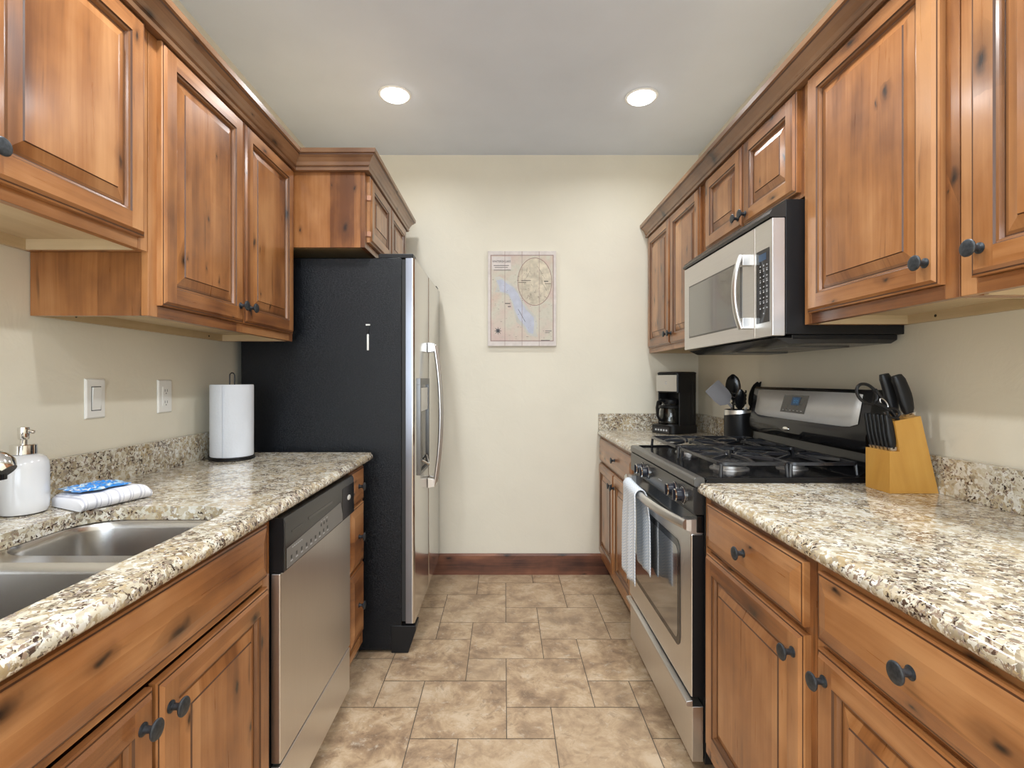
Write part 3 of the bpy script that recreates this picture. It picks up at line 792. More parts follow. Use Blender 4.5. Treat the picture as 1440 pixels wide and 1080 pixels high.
# ================================================================ dishwasher
t = thing('dishwasher', (-.58, 1.602, 0), 'stainless dishwasher with a black control panel under the left counter', 'dishwasher')
y0, y1 = 1.300, 1.902
m = MB(['blacksat']); m.box(-1.15, -.606, y0+.004, y1-.004, .02, .855); build(m, 'tub', t)
m = MB(['steelv', 'blacksat'])
m.loft([[(x, y, z) for y, z in ((y0+.006, .215), (y1-.004, .215), (y1-.004, .708), (y0+.006, .708))] for x in (-.604, -.578)]); build(m, 'door', t, bevel=.004)
m = MB(['steelv']); m.box(-.604, -.580, y0+.006, y1-.004, .050, .207); build(m, 'kick_panel', t, bevel=.003)
m = MB(['greypanel', 'blacksat'])
sec = [(-.606, .710), (-.569, .710), (-.565, .716), (-.565, .838), (-.570, .850), (-.590, .854), (-.606, .854)]
m.loft([[(x, y, z) for x, z in sec] for y in (y0+.003, y1-.002)])
cp = build(m, 'control_panel', t, bevel=.003)
m = MB(['blacksat']); m.box(-.606, -.568, y0+.0005, y0+.0028, .712, .852); build(m, 'side_cap', cp)
X = -.5648
for nm_, a_ in (('vent_slot', (1.345, 1.415, .803, .808)), ('handle_slot', (1.46, 1.66, .804, .812)), ('latch_panel', (1.765, y1-.004, .716, .826))):
    m = MB(['black']); m.box(X-.002, X+.0006, *a_); build(m, nm_, cp)
m = MB(['greypanel2']); m.poly([(X+.0004, y0+.012, .717), (X+.0004, 1.775, .717), (X+.0004, 1.745, .786), (X+.0004, y0+.012, .770)]); build(m, 'key_strip', cp)
m = MB(['glyph', 'glyphdark'])
for k in range(9):
    yy = 1.335+k*.034; m.box(X+.0005, X+.0009, yy, yy+.014, .728, .731, 0); m.box(X+.0005, X+.0011, yy+.002, yy+.010, .735, .744, 1)
for k in range(3): m.box(X+.0005, X+.0011, 1.555+k*.024, 1.563+k*.024, .757, .765, 1); m.box(X+.0005, X+.0009, 1.555+k*.024, 1.567+k*.024, .770, .772, 0)
for k in range(6): m.box(X+.0005, X+.0009, 1.345+k*.012, 1.353+k*.012, .762, .764, 0)
build(m, 'buttons', cp)
m = MB(['white']); m.lathe([(.012, .0005), (.011, .0025), (.004, .003)], (X, 1.835, .782), axis='x', seg=24, sx=1.35, sy=.8); build(m, 'emblem', cp)

# ================================================================ fridge
FY0, FY1, FX = 2.235, 3.105, -.397
t = thing('refrigerator', (-.78, 2.67, 0), 'side-by-side refrigerator with black pebbled side and stainless doors', 'refrigerator')
m = MB(['fridgeside']); m.box(-1.165, -.453, FY0, FY1, .012, 1.747); build(m, 'cabinet_body', t, bevel=.006, seg=3)
m = MB(['black_rubber']); m.box(-.454, -.436, FY0+.004, 2.652, .14, 1.74); m.box(-.454, -.436, 2.658, FY1-.004, .14, 1.74); build(m, 'gasket', t)
W['doorside'] = steel('door edge steel', (.27, .28, .32), .3, 2)
W['fridgedoor'] = steel('fridge door steel', (.66, .65, .63), .16, 2, .06)
def fdoor(a, b, nm, lab):
    m = MB(['fridgedoor', 'doorside']); n = 6; sec = [(-.436, a), ]
    cr = .012
    for k in range(n+1): an = -PI/2+PI/2*k/n; sec.append((FX-cr+cr*math.cos(an), a+cr+cr*math.sin(an)))
    for k in range(n+1): an = PI/2*k/n; sec.append((FX-cr+cr*math.cos(an), b-cr+cr*math.sin(an)))
    sec.append((-.436, b)); k = len(sec)
    rings = [[(x, y, z) for x, y in sec] for z in (.132, 1.745)]
    m.loft(rings); m.m[0] = 1; m.m[k-2] = 1
    o = build(m, nm, t); o['label'] = lab; return o
fz = fdoor(FY0, 2.652, 'door', 'freezer door with dispenser, nearest the camera'); fg = fdoor(2.658, FY1, 'door', 'fridge door nearest the back wall')
def fhandle(parent, y):
    m = MB(['steelv'])
    for z in (1.375, .675): m.loft([[(FX+.001, y+a, z+b) for a, b in ((-.014, -.026), (.014, -.026), (.014, .026), (-.014, .026))], [(FX+.036, y+a, z+b) for a, b in ((-.010, -.020), (.010, -.020), (.010, .020), (-.010, .020))]])
    m.tube(arc((FX+.034, y, 1.385), (FX+.034, y, .665), (.030, 0, 0), 24), .011, 14, flat=.85, up=(1, 0, 0)); return build(m, 'handle', parent, bevel=.002)
fhandle(fz, 2.622); fhandle(fg, 2.690)
m = MB(['darksteel', 'black', 'steelv'])
for z0, z1, ya, yb in ((.77, .785, 2.315, 2.590), (1.185, 1.215, 2.315, 2.590), (.785, 1.185, 2.315, 2.333), (.785, 1.185, 2.572, 2.590)): m.box(FX-.001, FX+.013, ya, yb, z0, z1, 0)
m.box(FX-.001, FX+.004, 2.333, 2.572, .785, 1.185, 1); m.box(FX+.004, FX+.009, 2.345, 2.560, 1.06, 1.17, 2)
m.tube([(FX+.006, 2.38, .83), (FX+.03, 2.45, .80), (FX+.006, 2.53, .83)], .006, 8, 2); build(m, 'dispenser', fz, bevel=.001)
m = MB(['blacksat']); m.box(-.60, -.455, FY0+.004, FY1-.004, .012, .118); build(m, 'base_grille', t, bevel=.003)
m = MB(['blacksat']); m.loft([[(x, y, z) for x, z in ((-.50, .002), (-.425, .002), (-.392, .100), (-.392, .122), (-.50, .122))] for y in (FY0-.0015, FY0+.085)]); build(m, 'front_foot', t, bevel=.003)
for y in (FY0+.012, FY1-.082): m = MB(['blacksat']); m.box(-.56, -.405, y, y+.07, 1.7475, 1.768); build(m, 'hinge_cover', t, bevel=.004)
t = thing('magnetic_clip', (-.602, FY0, 1.37), 'small white pen-shaped magnet clip stuck on the fridge side', 'magnet')
m = MB(['white', 'blacksat']); y = FY0-.0042
m.lathe([(.0042, 0), (.0048, .004), (.0048, .068), (.003, .071)], (-.602, y, 1.338), seg=14); m.lathe([(.004, .071), (.004, .092)], (-.602, y, 1.338), seg=14, m=1)
m.box(-.611, -.593, y-.002, y+.004, 1.447, 1.453, 0); m.box(-.606, -.598, y, y+.0045, 1.43, 1.449, 1); build(m, 'clip', t)

# ================================================================ map on the back wall
MX0, MX1, MZ0, MZ1 = -.104, .320, 1.416, 2.003
t = thing('wall_map', (.108, YB, 1.416), 'faded lake map printed on four wooden planks, hung on the back wall', 'wall map')
m = MB(['mapborder']); n = 4; wd = (MX1-MX0)/n
for k in range(n): m.box(MX0+k*wd+.0008, MX0+(k+1)*wd-.0008, YB-.022, YB-.001, MZ0, MZ1, 0, 2)
m.box(MX0+.01, MX1-.01, YB-.018, YB-.002, MZ0+.01, MZ1-.01); build(m, 'plank_board', t, bevel=.0012)
Y = YB-.0222
def mp(px, py):       # from map-zoom pixels of the photo's board
    return (MX0+(px-155)/(735-155)*(MX1-MX0), MZ1-(py-143)/(925-143)*(MZ1-MZ0))
m = MB(['mapbase', 'mapline', 'mapoval', 'water', 'mapgreen', 'mapborder', 'inkdark', 'greypanel'])
def flat(pts, mat, lift):
    m.poly([(x, Y-lift, z) for x, z in pts], mat)
a, b = mp(178, 885), mp(712, 175)
flat([(a[0], a[1]), (b[0], a[1]), (b[0], b[1]), (a[0], b[1])], 1, .0001)
i = .0045; flat([(a[0]+i, a[1]+i), (b[0]-i, a[1]+i), (b[0]-i, b[1]-i), (a[0]+i, b[1]-i)], 0, .0003)
lake_o = [(215, 360), (255, 350), (305, 380), (340, 400), (385, 440), (430, 490), (460, 560), (500, 620), (560, 680), (575, 745), (560, 800), (580, 850), (540, 845), (490, 830), (455, 770), (400, 730), (375, 640), (350, 560), (330, 510), (280, 490), (215, 480), (235, 430)]
flat([mp(*p) for p in lake_o], 4, .0004)
lake = [(230, 385), (275, 375), (320, 410), (370, 440), (410, 490), (440, 560), (480, 625), (545, 690), (548, 750), (540, 825), (500, 815), (470, 760), (415, 700), (385, 630), (365, 560), (330, 495), (260, 475), (250, 430)]
flat([mp(*p) for p in lake], 3, .0005)
for rx, ry, mat, lf in ((146, 198, 1, .0005), (141, 193, 2, .0007)):
    flat([mp(553+rx*math.cos(2*PI*k/48), 395+ry*math.sin(2*PI*k/48)) for k in range(48)], mat, lf)
flat([mp(*p) for p in ((190, 188), (352, 188), (352, 296), (205, 300), (190, 290))], 5, .0005)
rg = random.Random(5)
for k in range(26):   # fine relief lines inside the inset
    cx, cy = 553+rg.uniform(-95, 95), 400+rg.uniform(-120, 130); s = rg.uniform(10, 34); w_ = 1.6
    ang = rg.uniform(.9, 2.2); dx, dy = math.cos(ang)*s, math.sin(ang)*s
    flat([mp(cx-dx, cy-dy), mp(cx+w_-dx, cy-dy), mp(cx+w_+dx, cy+dy), mp(cx+dx, cy+dy)], 7 if k % 3 else 1, .0009)
for p, q in (((412, 620), (472, 725)), ((440, 386), (520, 386)), ((415, 402), (480, 402)), ((630, 392), (668, 392)), ((640, 412), (690, 412)), ((300, 575), (345, 575)), ((325, 600), (350, 600)), ((605, 878), (680, 878)), ((640, 800), (695, 800)), ((640, 815), (680, 815)), ((205, 300), (350, 300)), ((205, 262), (335, 262)), ((215, 278), (325, 278))):
    w_ = 3 if p[1] > 500 and p[0] < 420 or p[1] in (392,) else 2
    flat([mp(p[0], p[1]-w_), mp(q[0], q[1]-w_), mp(q[0], q[1]+w_), mp(p[0], p[1]+w_)], 7, .0009)
for k in range(60):
    cx, cy = rg.uniform(195, 700), rg.uniform(320, 870); L_ = rg.uniform(4, 16)
    flat([mp(cx, cy), mp(cx+L_, cy), mp(cx+L_, cy+2), mp(cx, cy+2)], 7 if k % 2 else 1, .0009)
for k in range(8):    # compass rose
    a_ = k*PI/4; cx, cy = 242, 800; r_ = 34
    flat([mp(cx+7*math.cos(a_-.9), cy+7*math.sin(a_-.9)), mp(cx+r_*math.cos(a_), cy+r_*math.sin(a_)), mp(cx+7*math.cos(a_+.9), cy+7*math.sin(a_+.9))], 7, .0009)
flat([mp(242+9*math.cos(2*PI*k/16), 800+9*math.sin(2*PI*k/16)) for k in range(16)], 6, .0010)
for k in (1, 2, 3):
    x = MX0+k*wd; flat([(x-.0010, MZ0+.002), (x+.0010, MZ0+.002), (x+.0010, MZ1-.002), (x-.0010, MZ1-.002)], 1, .0011)
pr = build(m, 'printed_map', t)
q = mp(272, 230); text('WHITEFISH LAKE', .0185, 'inkdark', face_ny((q[0], Y-.0011, q[1])), 'lettering', pr, sx=.80)

# small scuffs are left off; ================================================ microwave
t = thing('microwave', (1.0, 1.895, 1.33), 'over-the-range microwave with steel door and black housing above the stove', 'microwave')
my0, my1 = 1.523, 2.266
m = MB(['blacksat']); m.box(.846, 1.203, my0, my1, 1.345, 1.752); m.box(.87, 1.19, my0+.01, my1-.01, 1.330, 1.345)
build(m, 'housing', t, bevel=.002)
m = MB(['greypanel', 'darksteel'])
m.loft([[(x, y, z) for x, z in ((.85, 1.335), (.822, 1.335), (.86, 1.318), (1.17, 1.318), (1.19, 1.33))] for y in (my0+.01, my1-.01)])
build(m, 'underside', t)
for yy in (1.66, 2.02): m = MB(['darksteel']); m.box(.93, 1.13, yy, yy+.14, 1.314, 1.318); build(m, 'grease_filter', t)
m = MB(['greypanel'])
m.loft([[(x, y, z) for x, z in ((.846, 1.699), (.800, 1.699), (.798, 1.708), (.806, 1.722), (.846, 1.745), (.88, 1.752), (.88, 1.70))] for y in (my0+.001, my1-.001)])
for k in range(5): m.box(.812+k*.006, .814+k*.006, my0+.03, my1-.03, 1.7235+k*.0035, 1.728+k*.0035)
build(m, 'vent_grille', t)
MX = .805; sp = 1.630
m = MB(['steel']); m.box(MX, .845, sp+.001, my1, 1.340, 1.697); dr = build(m, 'door', t, bevel=.003)
m = MB(['steel']); m.box(MX, .845, my0, sp-.001, 1.340, 1.697); kp = build(m, 'control_panel', t, bevel=.003)
m = MB(['mwglass', 'darksteel'])
wy0, wy1, wz0, wz1 = 1.715, 2.205, 1.388, 1.612
m.box(MX-.0015, MX+.001, wy0, wy1, wz0, wz1, 1)
m.box(MX-.0025, MX, wy0+.010, wy1-.006, wz0+.006, wz1-.006, 0)
build(m, 'window', dr)
m = MB(['black', 'greypanel'])
m.box(MX-.0005, MX-.004, wy0+.03, wy1-.03, wz0+.025, wz0+.027, 1); 
m = MB(['steel'])
hy = 1.662
for z in (1.598, 1.392): m.box(MX-.030, MX+.001, hy-.014, hy+.014, z-.018, z+.018)
m.tube(arc((MX-.030, hy, 1.616), (MX-.030, hy, 1.374), (-.022, 0, 0), 20), .012, 14, up=(1, 0, 0), flat=.6); build(m, 'handle', dr, bevel=.002)
m = MB(['black']); m.box(MX-.0015, MX+.001, my0+.016, sp-.014, 1.385, 1.612); kg = build(m, 'keypad', kp)
m = MB(['glyph', 'digitglow'])
for r_ in range(10):
    for c_ in range(3):
        y = 1.612-.016-c_*.020; z = 1.560-r_*.0165
        if r_ < 9 or c_ == 1: m.box(MX-.0016, MX-.0021, y-.009, y-.003, z, z+.004)
        if r_ % 2 and r_ < 9: m.box(MX-.0016, MX-.0021, y-.010, y-.001, z+.007, z+.0085)
m.box(MX-.0016, MX-.0020, 1.555, 1.600, 1.578, 1.600, 1)
build(m, 'key_marks', kg)

# ================================================================ range
t = thing('gas_range', (.88, 1.90, 0), 'black and stainless gas stove with four burners on the right', 'stove')
ry0, ry1 = 1.522, 2.280; RX = .568
m = MB(['blacksat']); m.box(.602, 1.16, ry0, ry1, .05, .884); m.box(.66, 1.10, ry0+.02, ry1-.02, 0, .05); build(m, 'range_body', t, bevel=.002)
m = MB(['rim', 'greypanel'])
m.loft([[(x, y, z) for x, z in ((RX+.006, .884), (RX, .889), (RX, .908), (RX+.006, .914), (RX+.030, .914), (RX+.034, .908), (RX+.034, .884))] for y in (ry0-.002, ry1+.002)]); build(m, 'front_rim', t, bevel=.002)
m = MB(['enamel', 'greypanel'])
m.loft([[(x, y, z) for x, z in ((RX+.0345, .884), (RX+.0345, .889), (RX+.040, .908), (1.09, .908), (1.09, .884))] for y in (ry0-.002, ry1+.002)])
for y in (ry0-.002, ry1-.014): m.box(RX+.035, 1.09, y, y+.016, .906, .9145)
build(m, 'cooktop', t, bevel=.002)
m = MB(['greypanel']); m.loft([[(x, y, z) for x, z in ((RX+.0005, .8835), (RX+.0005, .806), (RX+.008, .800), (.602, .800), (.602, .8835))] for y in (ry0+.002, ry1-.002)]); cpn = build(m, 'control_panel', t, bevel=.002)
W['knobhead'] = plain('knob black face', (.012, .014, .022), .22)
for yk in (2.085, 2.005, 1.690, 1.610):
    m = MB(['knobhead', 'chrome'])
    m.lathe([(.0255, 0), (.0255, -.004), (.022, -.007), (.0195, -.009), (.0185, -.026), (.016, -.0285), (.003, -.029)], (RX, yk, .842), axis='x', seg=32)
    m.lathe([(.0262, -.0005), (.0262, -.0030), (.0250, -.0042)], (RX, yk, .842), axis='x', seg=32, m=1, cap0=False, cap1=False)
    m.lathe([(.0190, -.0245), (.0196, -.0262), (.0172, -.0288)], (RX, yk, .842), axis='x', seg=32, m=1, cap0=False, cap1=False)
    m.box(RX-.034, RX-.027, yk-.0035, yk+.0035, .826, .858)
    build(m, 'burner_knob', cpn)
m = MB(['glyph'])
for yk in (2.085, 2.005, 1.690, 1.610): m.box(RX-.0002, RX+.0003, yk-.004, yk+.004, .812, .814)
m.box(RX-.0002, RX+.0003, 1.83, 1.87, .842, .844); build(m, 'dial_marks', cpn)
m = MB(['enamel', 'black']); m.box(RX+.012, .602, ry0+.004, ry1-.004, .745, .797); build(m, 'vent_band', t, bevel=.003)
DX = .562
m = MB(['steelv', 'blacksat']); m.box(DX, .600, ry0+.004, ry1-.004, .250, .742); dr = build(m, 'oven_door', t, bevel=.005)
m = MB(['blacksat']); m.box(DX+.004, .601, ry0+.0025, ry0+.0045, .252, .740); build(m, 'door_edge', dr)
m = MB(['black', 'ovenglass'])
def rr_yz(y0, y1, z0, z1, r, x): return [(x, p[0], p[1]) for p in rrect(y0, y1, z0, z1, r, 6)]
m.loft([rr_yz(1.617, 2.185, .348, .690, .035, DX+.001), rr_yz(1.617, 2.185, .348, .690, .035, DX-.0015)], 0)
m.loft([rr_yz(1.640, 2.162, .368, .668, .022, DX-.001), rr_yz(1.640, 2.162, .368, .668, .022, DX-.0022)], 1); build(m, 'window', dr)
m = MB(['steel', 'chrome'])
for y in (1.548, 2.254): m.loft([[(DX+.002, y+a, .770+b) for a, b in ((-.020, -.020), (.020, -.020), (.020, .016), (-.020, .016))], [(DX-.012, y+a*.9, .770+b) for a, b in ((-.020, -.018), (.020, -.018), (.020, .014), (-.020, .014))]])
m.box(DX-.002, .600, 1.530, 1.570, .742, .785); m.box(DX-.002, .600, 2.232, 2.272, .742, .785)
m.sweep(arc((DX-.014, 1.530, .770), (DX-.014, 2.272, .770), (-.036, 0, 0), 24, 2.4), [(.016*math.cos(2*PI*k/14), .0105*math.sin(2*PI*k/14)) for k in range(14)], up=(1, 0, 0)); hd = build(m, 'handle', dr)
m = MB(['steelv']); m.box(DX+.004, .600, ry0+.004, ry1-.004, .055, .222)
m.loft([[(x, y, z) for x, z in ((DX+.006, .222), (DX-.012, .222), (DX-.016, .228), (DX-.014, .238), (DX+.006, .241))] for y in (ry0+.004, ry1-.004)]); build(m, 'storage_drawer', t, bevel=.002)
# console
m = MB(['enamel', 'steel', 'black'])
def con(u):            # profile (x, z) across the depth; u -1..1 along the width, gently bowed toward the room
    b = .018*(1-u*u)
    return [(1.060, .900), (1.060-b*.3, .912), (1.078-b*.4, .922), (1.103-b*.2, .940), (1.108, .980), (1.094-b*.8, .992), (1.088-b, 1.008), (1.088-b, 1.036), (1.094-b*.9, 1.052), (1.112, 1.168), (1.118, 1.177), (1.16, 1.177), (1.16, .900)]
K = 16
cy0, cy1 = ry0+.004, ry1-.030
m.loft([[(x, cy0+(cy1-cy0)*k/K, z) for x, z in con(2*k/K-1)] for k in range(K+1)], 0); cs_ = build(m, 'console', t, sharp=30)
m = MB(['fascia']); A, B = [], []
K = 20; top, bot = [], []
for k in range(K+1):
    y = cy0+.040+(cy1-cy0-.080)*k/K; u = 2*(y-cy0)/(cy1-cy0)-1; b = .018*(1-u*u)
    e = max(0, 1-min(k, K-k)/1.2); zt_, zb_ = 1.166-.004*e, 1.058+.012*e
    def xx(z): s_ = (z-1.052)/(1.168-1.052); return (1.094-b*.9)*(1-s_)+1.112*s_-.0016
    top.append((xx(zt_), y, zt_)); bot.append((xx(zb_), y, zb_))
m.loft([bot, top], closed_ring=False, cap0=False, cap1=False); sp_ = build(m, 'steel_fascia', cs_, solid=.001)
def onp(y, z, lift=.003):
    u = 2*(y-cy0)/(cy1-cy0)-1; b = .018*(1-u*u); s_ = (z-1.052)/.116; return ((1.094-b*.9)*(1-s_)+1.112*s_-lift, y, z)
def quad_on(m, ya, yb, za, zb, lift, mat=0):
    m.poly([onp(ya, za, lift), onp(yb, za, lift), onp(yb, zb, lift), onp(ya, zb, lift)], mat)
m = MB(['screen', 'digitglow', 'digits', 'glyph'])
quad_on(m, 1.833, 1.995, 1.083, 1.150, .0030, 0); quad_on(m, 1.880, 1.935, 1.112, 1.143, .0034, 1)
for k, y in enumerate((1.890, 1.908)):
    for seg_ in ((0, .012, .0, .002), (0, .012, .008, .010), (0, .002, 0, .018), (.010, .012, 0, .018)): quad_on(m, y+seg_[0], y+seg_[1], 1.120+seg_[2], 1.120+seg_[3], .0037, 2)
for k in range(6): quad_on(m, 1.85+k*.024, 1.862+k*.024, 1.091, 1.093, .0034, 3)
build(m, 'display', cs_)
m = MB(['chrome']); m.lathe([(.0145, 0), (.0135, -.003), (.006, -.0045)], (1.0705, 1.925, 1.022), axis='x', seg=24, sx=1.4, sy=.55); build(m, 'emblem', cs_)
# burners and grates
for bx, by, br in ((.760, 1.712, .050), (.760, 2.092, .040), (.972, 1.712, .036), (.972, 2.092, .044)):
    m = MB(['alum', 'iron']); c = (bx, by, .908)
    m.lathe([(br+.013, 0), (br+.012, .004), (br+.002, .005), (br, .014), (br-.004, .016)], c, seg=36); m.lathe([(br-.002, .0165), (br+.001, .019), (br-.002, .026), (.004, .028)], c, seg=36, m=1)
    build(m, 'burner', t)
for bx in (.760, .972):
    for by in (1.712, 2.092):
        m = MB(['iron']); hx, hy = .103, .172; zt2 = .952; q = .0052
        def bar(p, r_, n_=1):
            m.tube(p, q, 6)
        R_ = [(bx+p[0], by+p[1], zt2) for p in rrect(-hx, hx, -hy, hy, .018, 3)]
        m.sweep(R_, [(q, q), (-q, q), (-q, -q), (q, -q)], closed=True)
        for sx_ in (-1, 1):
            for sy_ in (-1, 1):
                m.tube([(bx+sx_*(hx-.004), by+sy_*(hy-.004), zt2), (bx+sx_*(hx-.001), by+sy_*(hy-.001), .9095)], .0062, 6)
        for dx, dy in ((1, 0), (-1, 0), (0, 1), (0, -1)):
            ex, ey = dx*hx, dy*hy; m.sweep([(bx+ex, by+ey, zt2), (bx+ex*.75+dx*.003, by+ey*.75, zt2+.006), (bx+dx*.024, by+dy*.024, zt2+.005), (bx+dx*.018, by+dy*.018, zt2-.004)], [(q, q), (-q, q), (-q, -q), (q, -q)])
        for sx_ in (-1, 1):
            for sy_ in (-1, 1):
                m.sweep([(bx+sx_*hx, by+sy_*hy*.55, zt2), (bx+sx_*.030, by+sy_*.030, zt2+.003)], [(q*.8, q), (-q*.8, q), (-q*.8, -q), (q*.8, -q)])
        build(m, 'grate', t, bevel=.0012, seg=1)

# oven towel
t = thing('hand_towel', (.53, 2.03, .60), 'pale blue and white woven hand towel hanging over the oven handle', 'hand towel')
m = MB(['weave']); hx, hz = .512, .775
def xbar(y): s_ = (y-1.530)/(2.272-1.530); return DX-.014-.036*(1-abs(2*s_-1)**2.4)
prof = []
n1 = 26; rr_ = .0195
K = 26; rows = []; g = []
ya, yb = 1.905, 2.145
for k in range(K+1):
    s_ = k/K; y = ya+(yb-ya)*s_; xb = xbar(y); R = []
    zf = .432-.010*s_+.006*math.sin(s_*9); zbk = .470+.006*math.sin(s_*7)
    wv = lambda d: .0065*math.sin(s_*PI*4.2+.5)*min(1, d/.12)
    for j in range(n1+1):
        d = (hz-zf)*(1-j/n1); z = hz-d; yy = y+.030*(s_-.35)*min(1, d/.34)*.5
        R.append((xb-rr_-.002+wv(d)*.9-.004*min(1, d/.2), yy, z)); g.append((z, y, .2))
    for j in range(1, 8):
        a = PI-PI*j/8; R.append((xb+rr_*math.cos(a), y, hz+rr_*.95*math.sin(a))); g.append((hz+.01*j, y, .2))
    for j in range(n1+1):
        d = (hz-zbk)*j/n1; z = hz-d; lim = DX-.005
        R.append((min(lim, xb+rr_+.002+wv(d)*.5+.01*min(1, d/.1)), y-.012*min(1, d/.2), z)); g.append((z-.4, y, .2))
    rows.append(R)
n = len(rows[0]); m.mesh([p for R in rows for p in R], [(i*n+j, i*n+j+1, (i+1)*n+j+1, (i+1)*n+j) for i in range(K) for j in range(n-1)], 0, gcs=g)
build(m, 'towel_cloth', t, solid=.0035, sharp=80)

# ================================================================ coffee maker (built in its own frame, front toward -y)
t = thing('coffee_maker', (1.005, 2.975, CT), 'black drip coffee maker with steel front and glass carafe in the corner', 'coffee maker', rz=-math.radians(61))
hw = .082
def lb(m, *a): m.box(*a)
m = MB(['blacksat']); m.loft([rrect(-hw-.008, hw+.008, -.118, .098, .035, 6, z) for z in (.0008, .040, .048)]); 
m.loft([rrect(-hw, hw, .010, .094, .028, 6, z) for z in (.040, .245)]); 
m.loft([rrect(-hw, hw, -.075, .094, .026, 6, z) for z in (.235, .345)])
for sx_ in (-1, 1): m.loft([rrect(sx_*hw-(.010 if sx_ > 0 else 0), sx_*hw+(0 if sx_ > 0 else .010), -.058, .03, .004, 2, z) for z in (.040, .240)])
m.loft([rrect(-hw+k_, hw-k_, -.075+k_, .094-k_, .026, 6, z) for z, k_ in ((.345, -.002), (.351, -.001), (.356, .006))])
build(m, 'housing', t, local=True, bevel=.002)
m = MB(['steel', 'glyph']); m.box(-hw+.006, hw-.006, -.0775, -.074, .243, .337, 0); m.box(-.007, .007, -.0782, -.0774, .283, .301, 1); m.box(-.003, .009, -.0786, -.0780, .289, .296, 0)
build(m, 'steel_front', t, local=True, bevel=.001)
m = MB(['screen', 'glyph']); m.poly([(-.06, -.1185, .006), (.06, -.1185, .006), (.06, -.1185, .036), (-.06, -.1185, .036)], 0)
for k in range(5): m.box(-.045+k*.020, -.033+k*.020, -.1192, -.1184, .016, .026, 1)
build(m, 'buttons', t, local=True)
m = MB(['glass']); cc = (0, -.045, .050)
m.lathe([(.050, .002), (.060, .012), (.063, .04), (.060, .08), (.048, .115), (.042, .125), (.040, .125), (.046, .113), (.058, .08), (.061, .04), (.058, .013), (.049, .005)], cc, seg=40); cf = build(m, 'carafe', t, local=True)
m = MB(['blacksat']); m.lathe([(.044, .122), (.046, .126), (.045, .142), (.036, .148), (.012, .150)], cc, seg=32); m.lathe([(.0645, .096), (.0655, .100), (.0655, .106), (.050, .1135)], cc, seg=36, cap0=False, cap1=False)
m.sweep([(0, -.088, .186), (0, -.120, .192), (0, -.142, .182), (0, -.150, .150), (0, -.146, .105), (0, -.128, .080), (0, -.108, .074)], [(.009*math.cos(2*PI*k/10), .006*math.sin(2*PI*k/10)) for k in range(10)], up=(1, 0, 0))
build(m, 'carafe_handle', t, local=True)
m = MB(['darksteel']); m.lathe([(.060, .0), (.060, .003)], (0, -.045, .0478), seg=32); build(m, 'warming_plate', t, local=True)
m = MB(['glass', 'greypanel']); m.box(hw-.0005, hw+.0015, .045, .053, .10, .30, 1); build(m, 'water_gauge', t, local=True)

# ================================================================ utensil crock
ux, uy = 1.108, 2.395
t = thing('utensil_crock', (ux, uy, CT), 'dark round utensil crock with a slanted silver band beside the stove', 'utensil crock')
m = MB(['blacksat']); m.lathe([(.060, 0), (.064, .003), (.0655, .01), (.0635, .168), (.0605, .169), (.0605, .012), (.004, .010)], (ux, uy, CT+.0006), seg=48); build(m, 'crock', t)
m = MB(['steel']); n = 48; A, B = [], []
for k in range(n+1):
    a = PI*.55+PI*1.25*k/n; s_ = k/n; z0 = .132+.030*s_
    A.append((ux+.0652*math.cos(a), uy+.0652*math.sin(a), CT+z0)); B.append((ux+.0642*math.cos(a), uy+.0642*math.sin(a), CT+.168))
m.loft([A, B], closed_ring=False, cap0=False, cap1=False); build(m, 'silver_band', t)
def upx(px, py, y): return Vector(((px-709.5)/712*y, y, 1.208-(py-534)/712*y))
UG = 'cooking utensils in the dark crock'
def utensil(name, base_, tip, label):
    t = thing(name, tuple(base_), label, 'utensil', UG)
    d = (tip-base_); return t, base_, tip, d.normalized()
def orient(c, d, wdir):
    y_ = d.normalized(); x_ = (Vector(wdir)-y_*Vector(wdir).dot(y_)).normalized(); z_ = x_.cross(y_)
    return lambda a, b, e: tuple(c+x_*a+y_*b+z_*e)
cb = Vector((ux, uy, CT+.016))
# grey turner
bb = cb+Vector((-.030, .0, 0)); tp = upx(1029, 572, 2.375)
t, b_, tp, d = utensil('spatula', bb, tp, 'grey square spatula leaning left out of the utensil crock')
m = MB(['darksteel']); m.tube([tuple(b_), tuple(tp)], .005, 10); build(m, 'handle', t)
W['spatgrey'] = plain('grey nylon', (.30, .29, .30), .4)
cc = upx(1011, 553, 2.368); d2 = (cc-tp).normalized(); o = orient(cc, d2, (1, -.1, 0)); m = MB(['spatgrey'])
pr_ = [(-.034, -.050), (-.040, -.02), (-.040, .045), (-.036, .050), (.036, .052), (.040, .046), (.040, -.02), (.034, -.050), (.010, -.066), (-.010, -.066)]
m.loft([[o(a, b, -.0013) for a, b in pr_], [o(a, b, .0013) for a, b in pr_]]); m.tube([tuple(tp), o(0, -.064, 0)], .006, 10); build(m, 'blade', t, bevel=.0006)
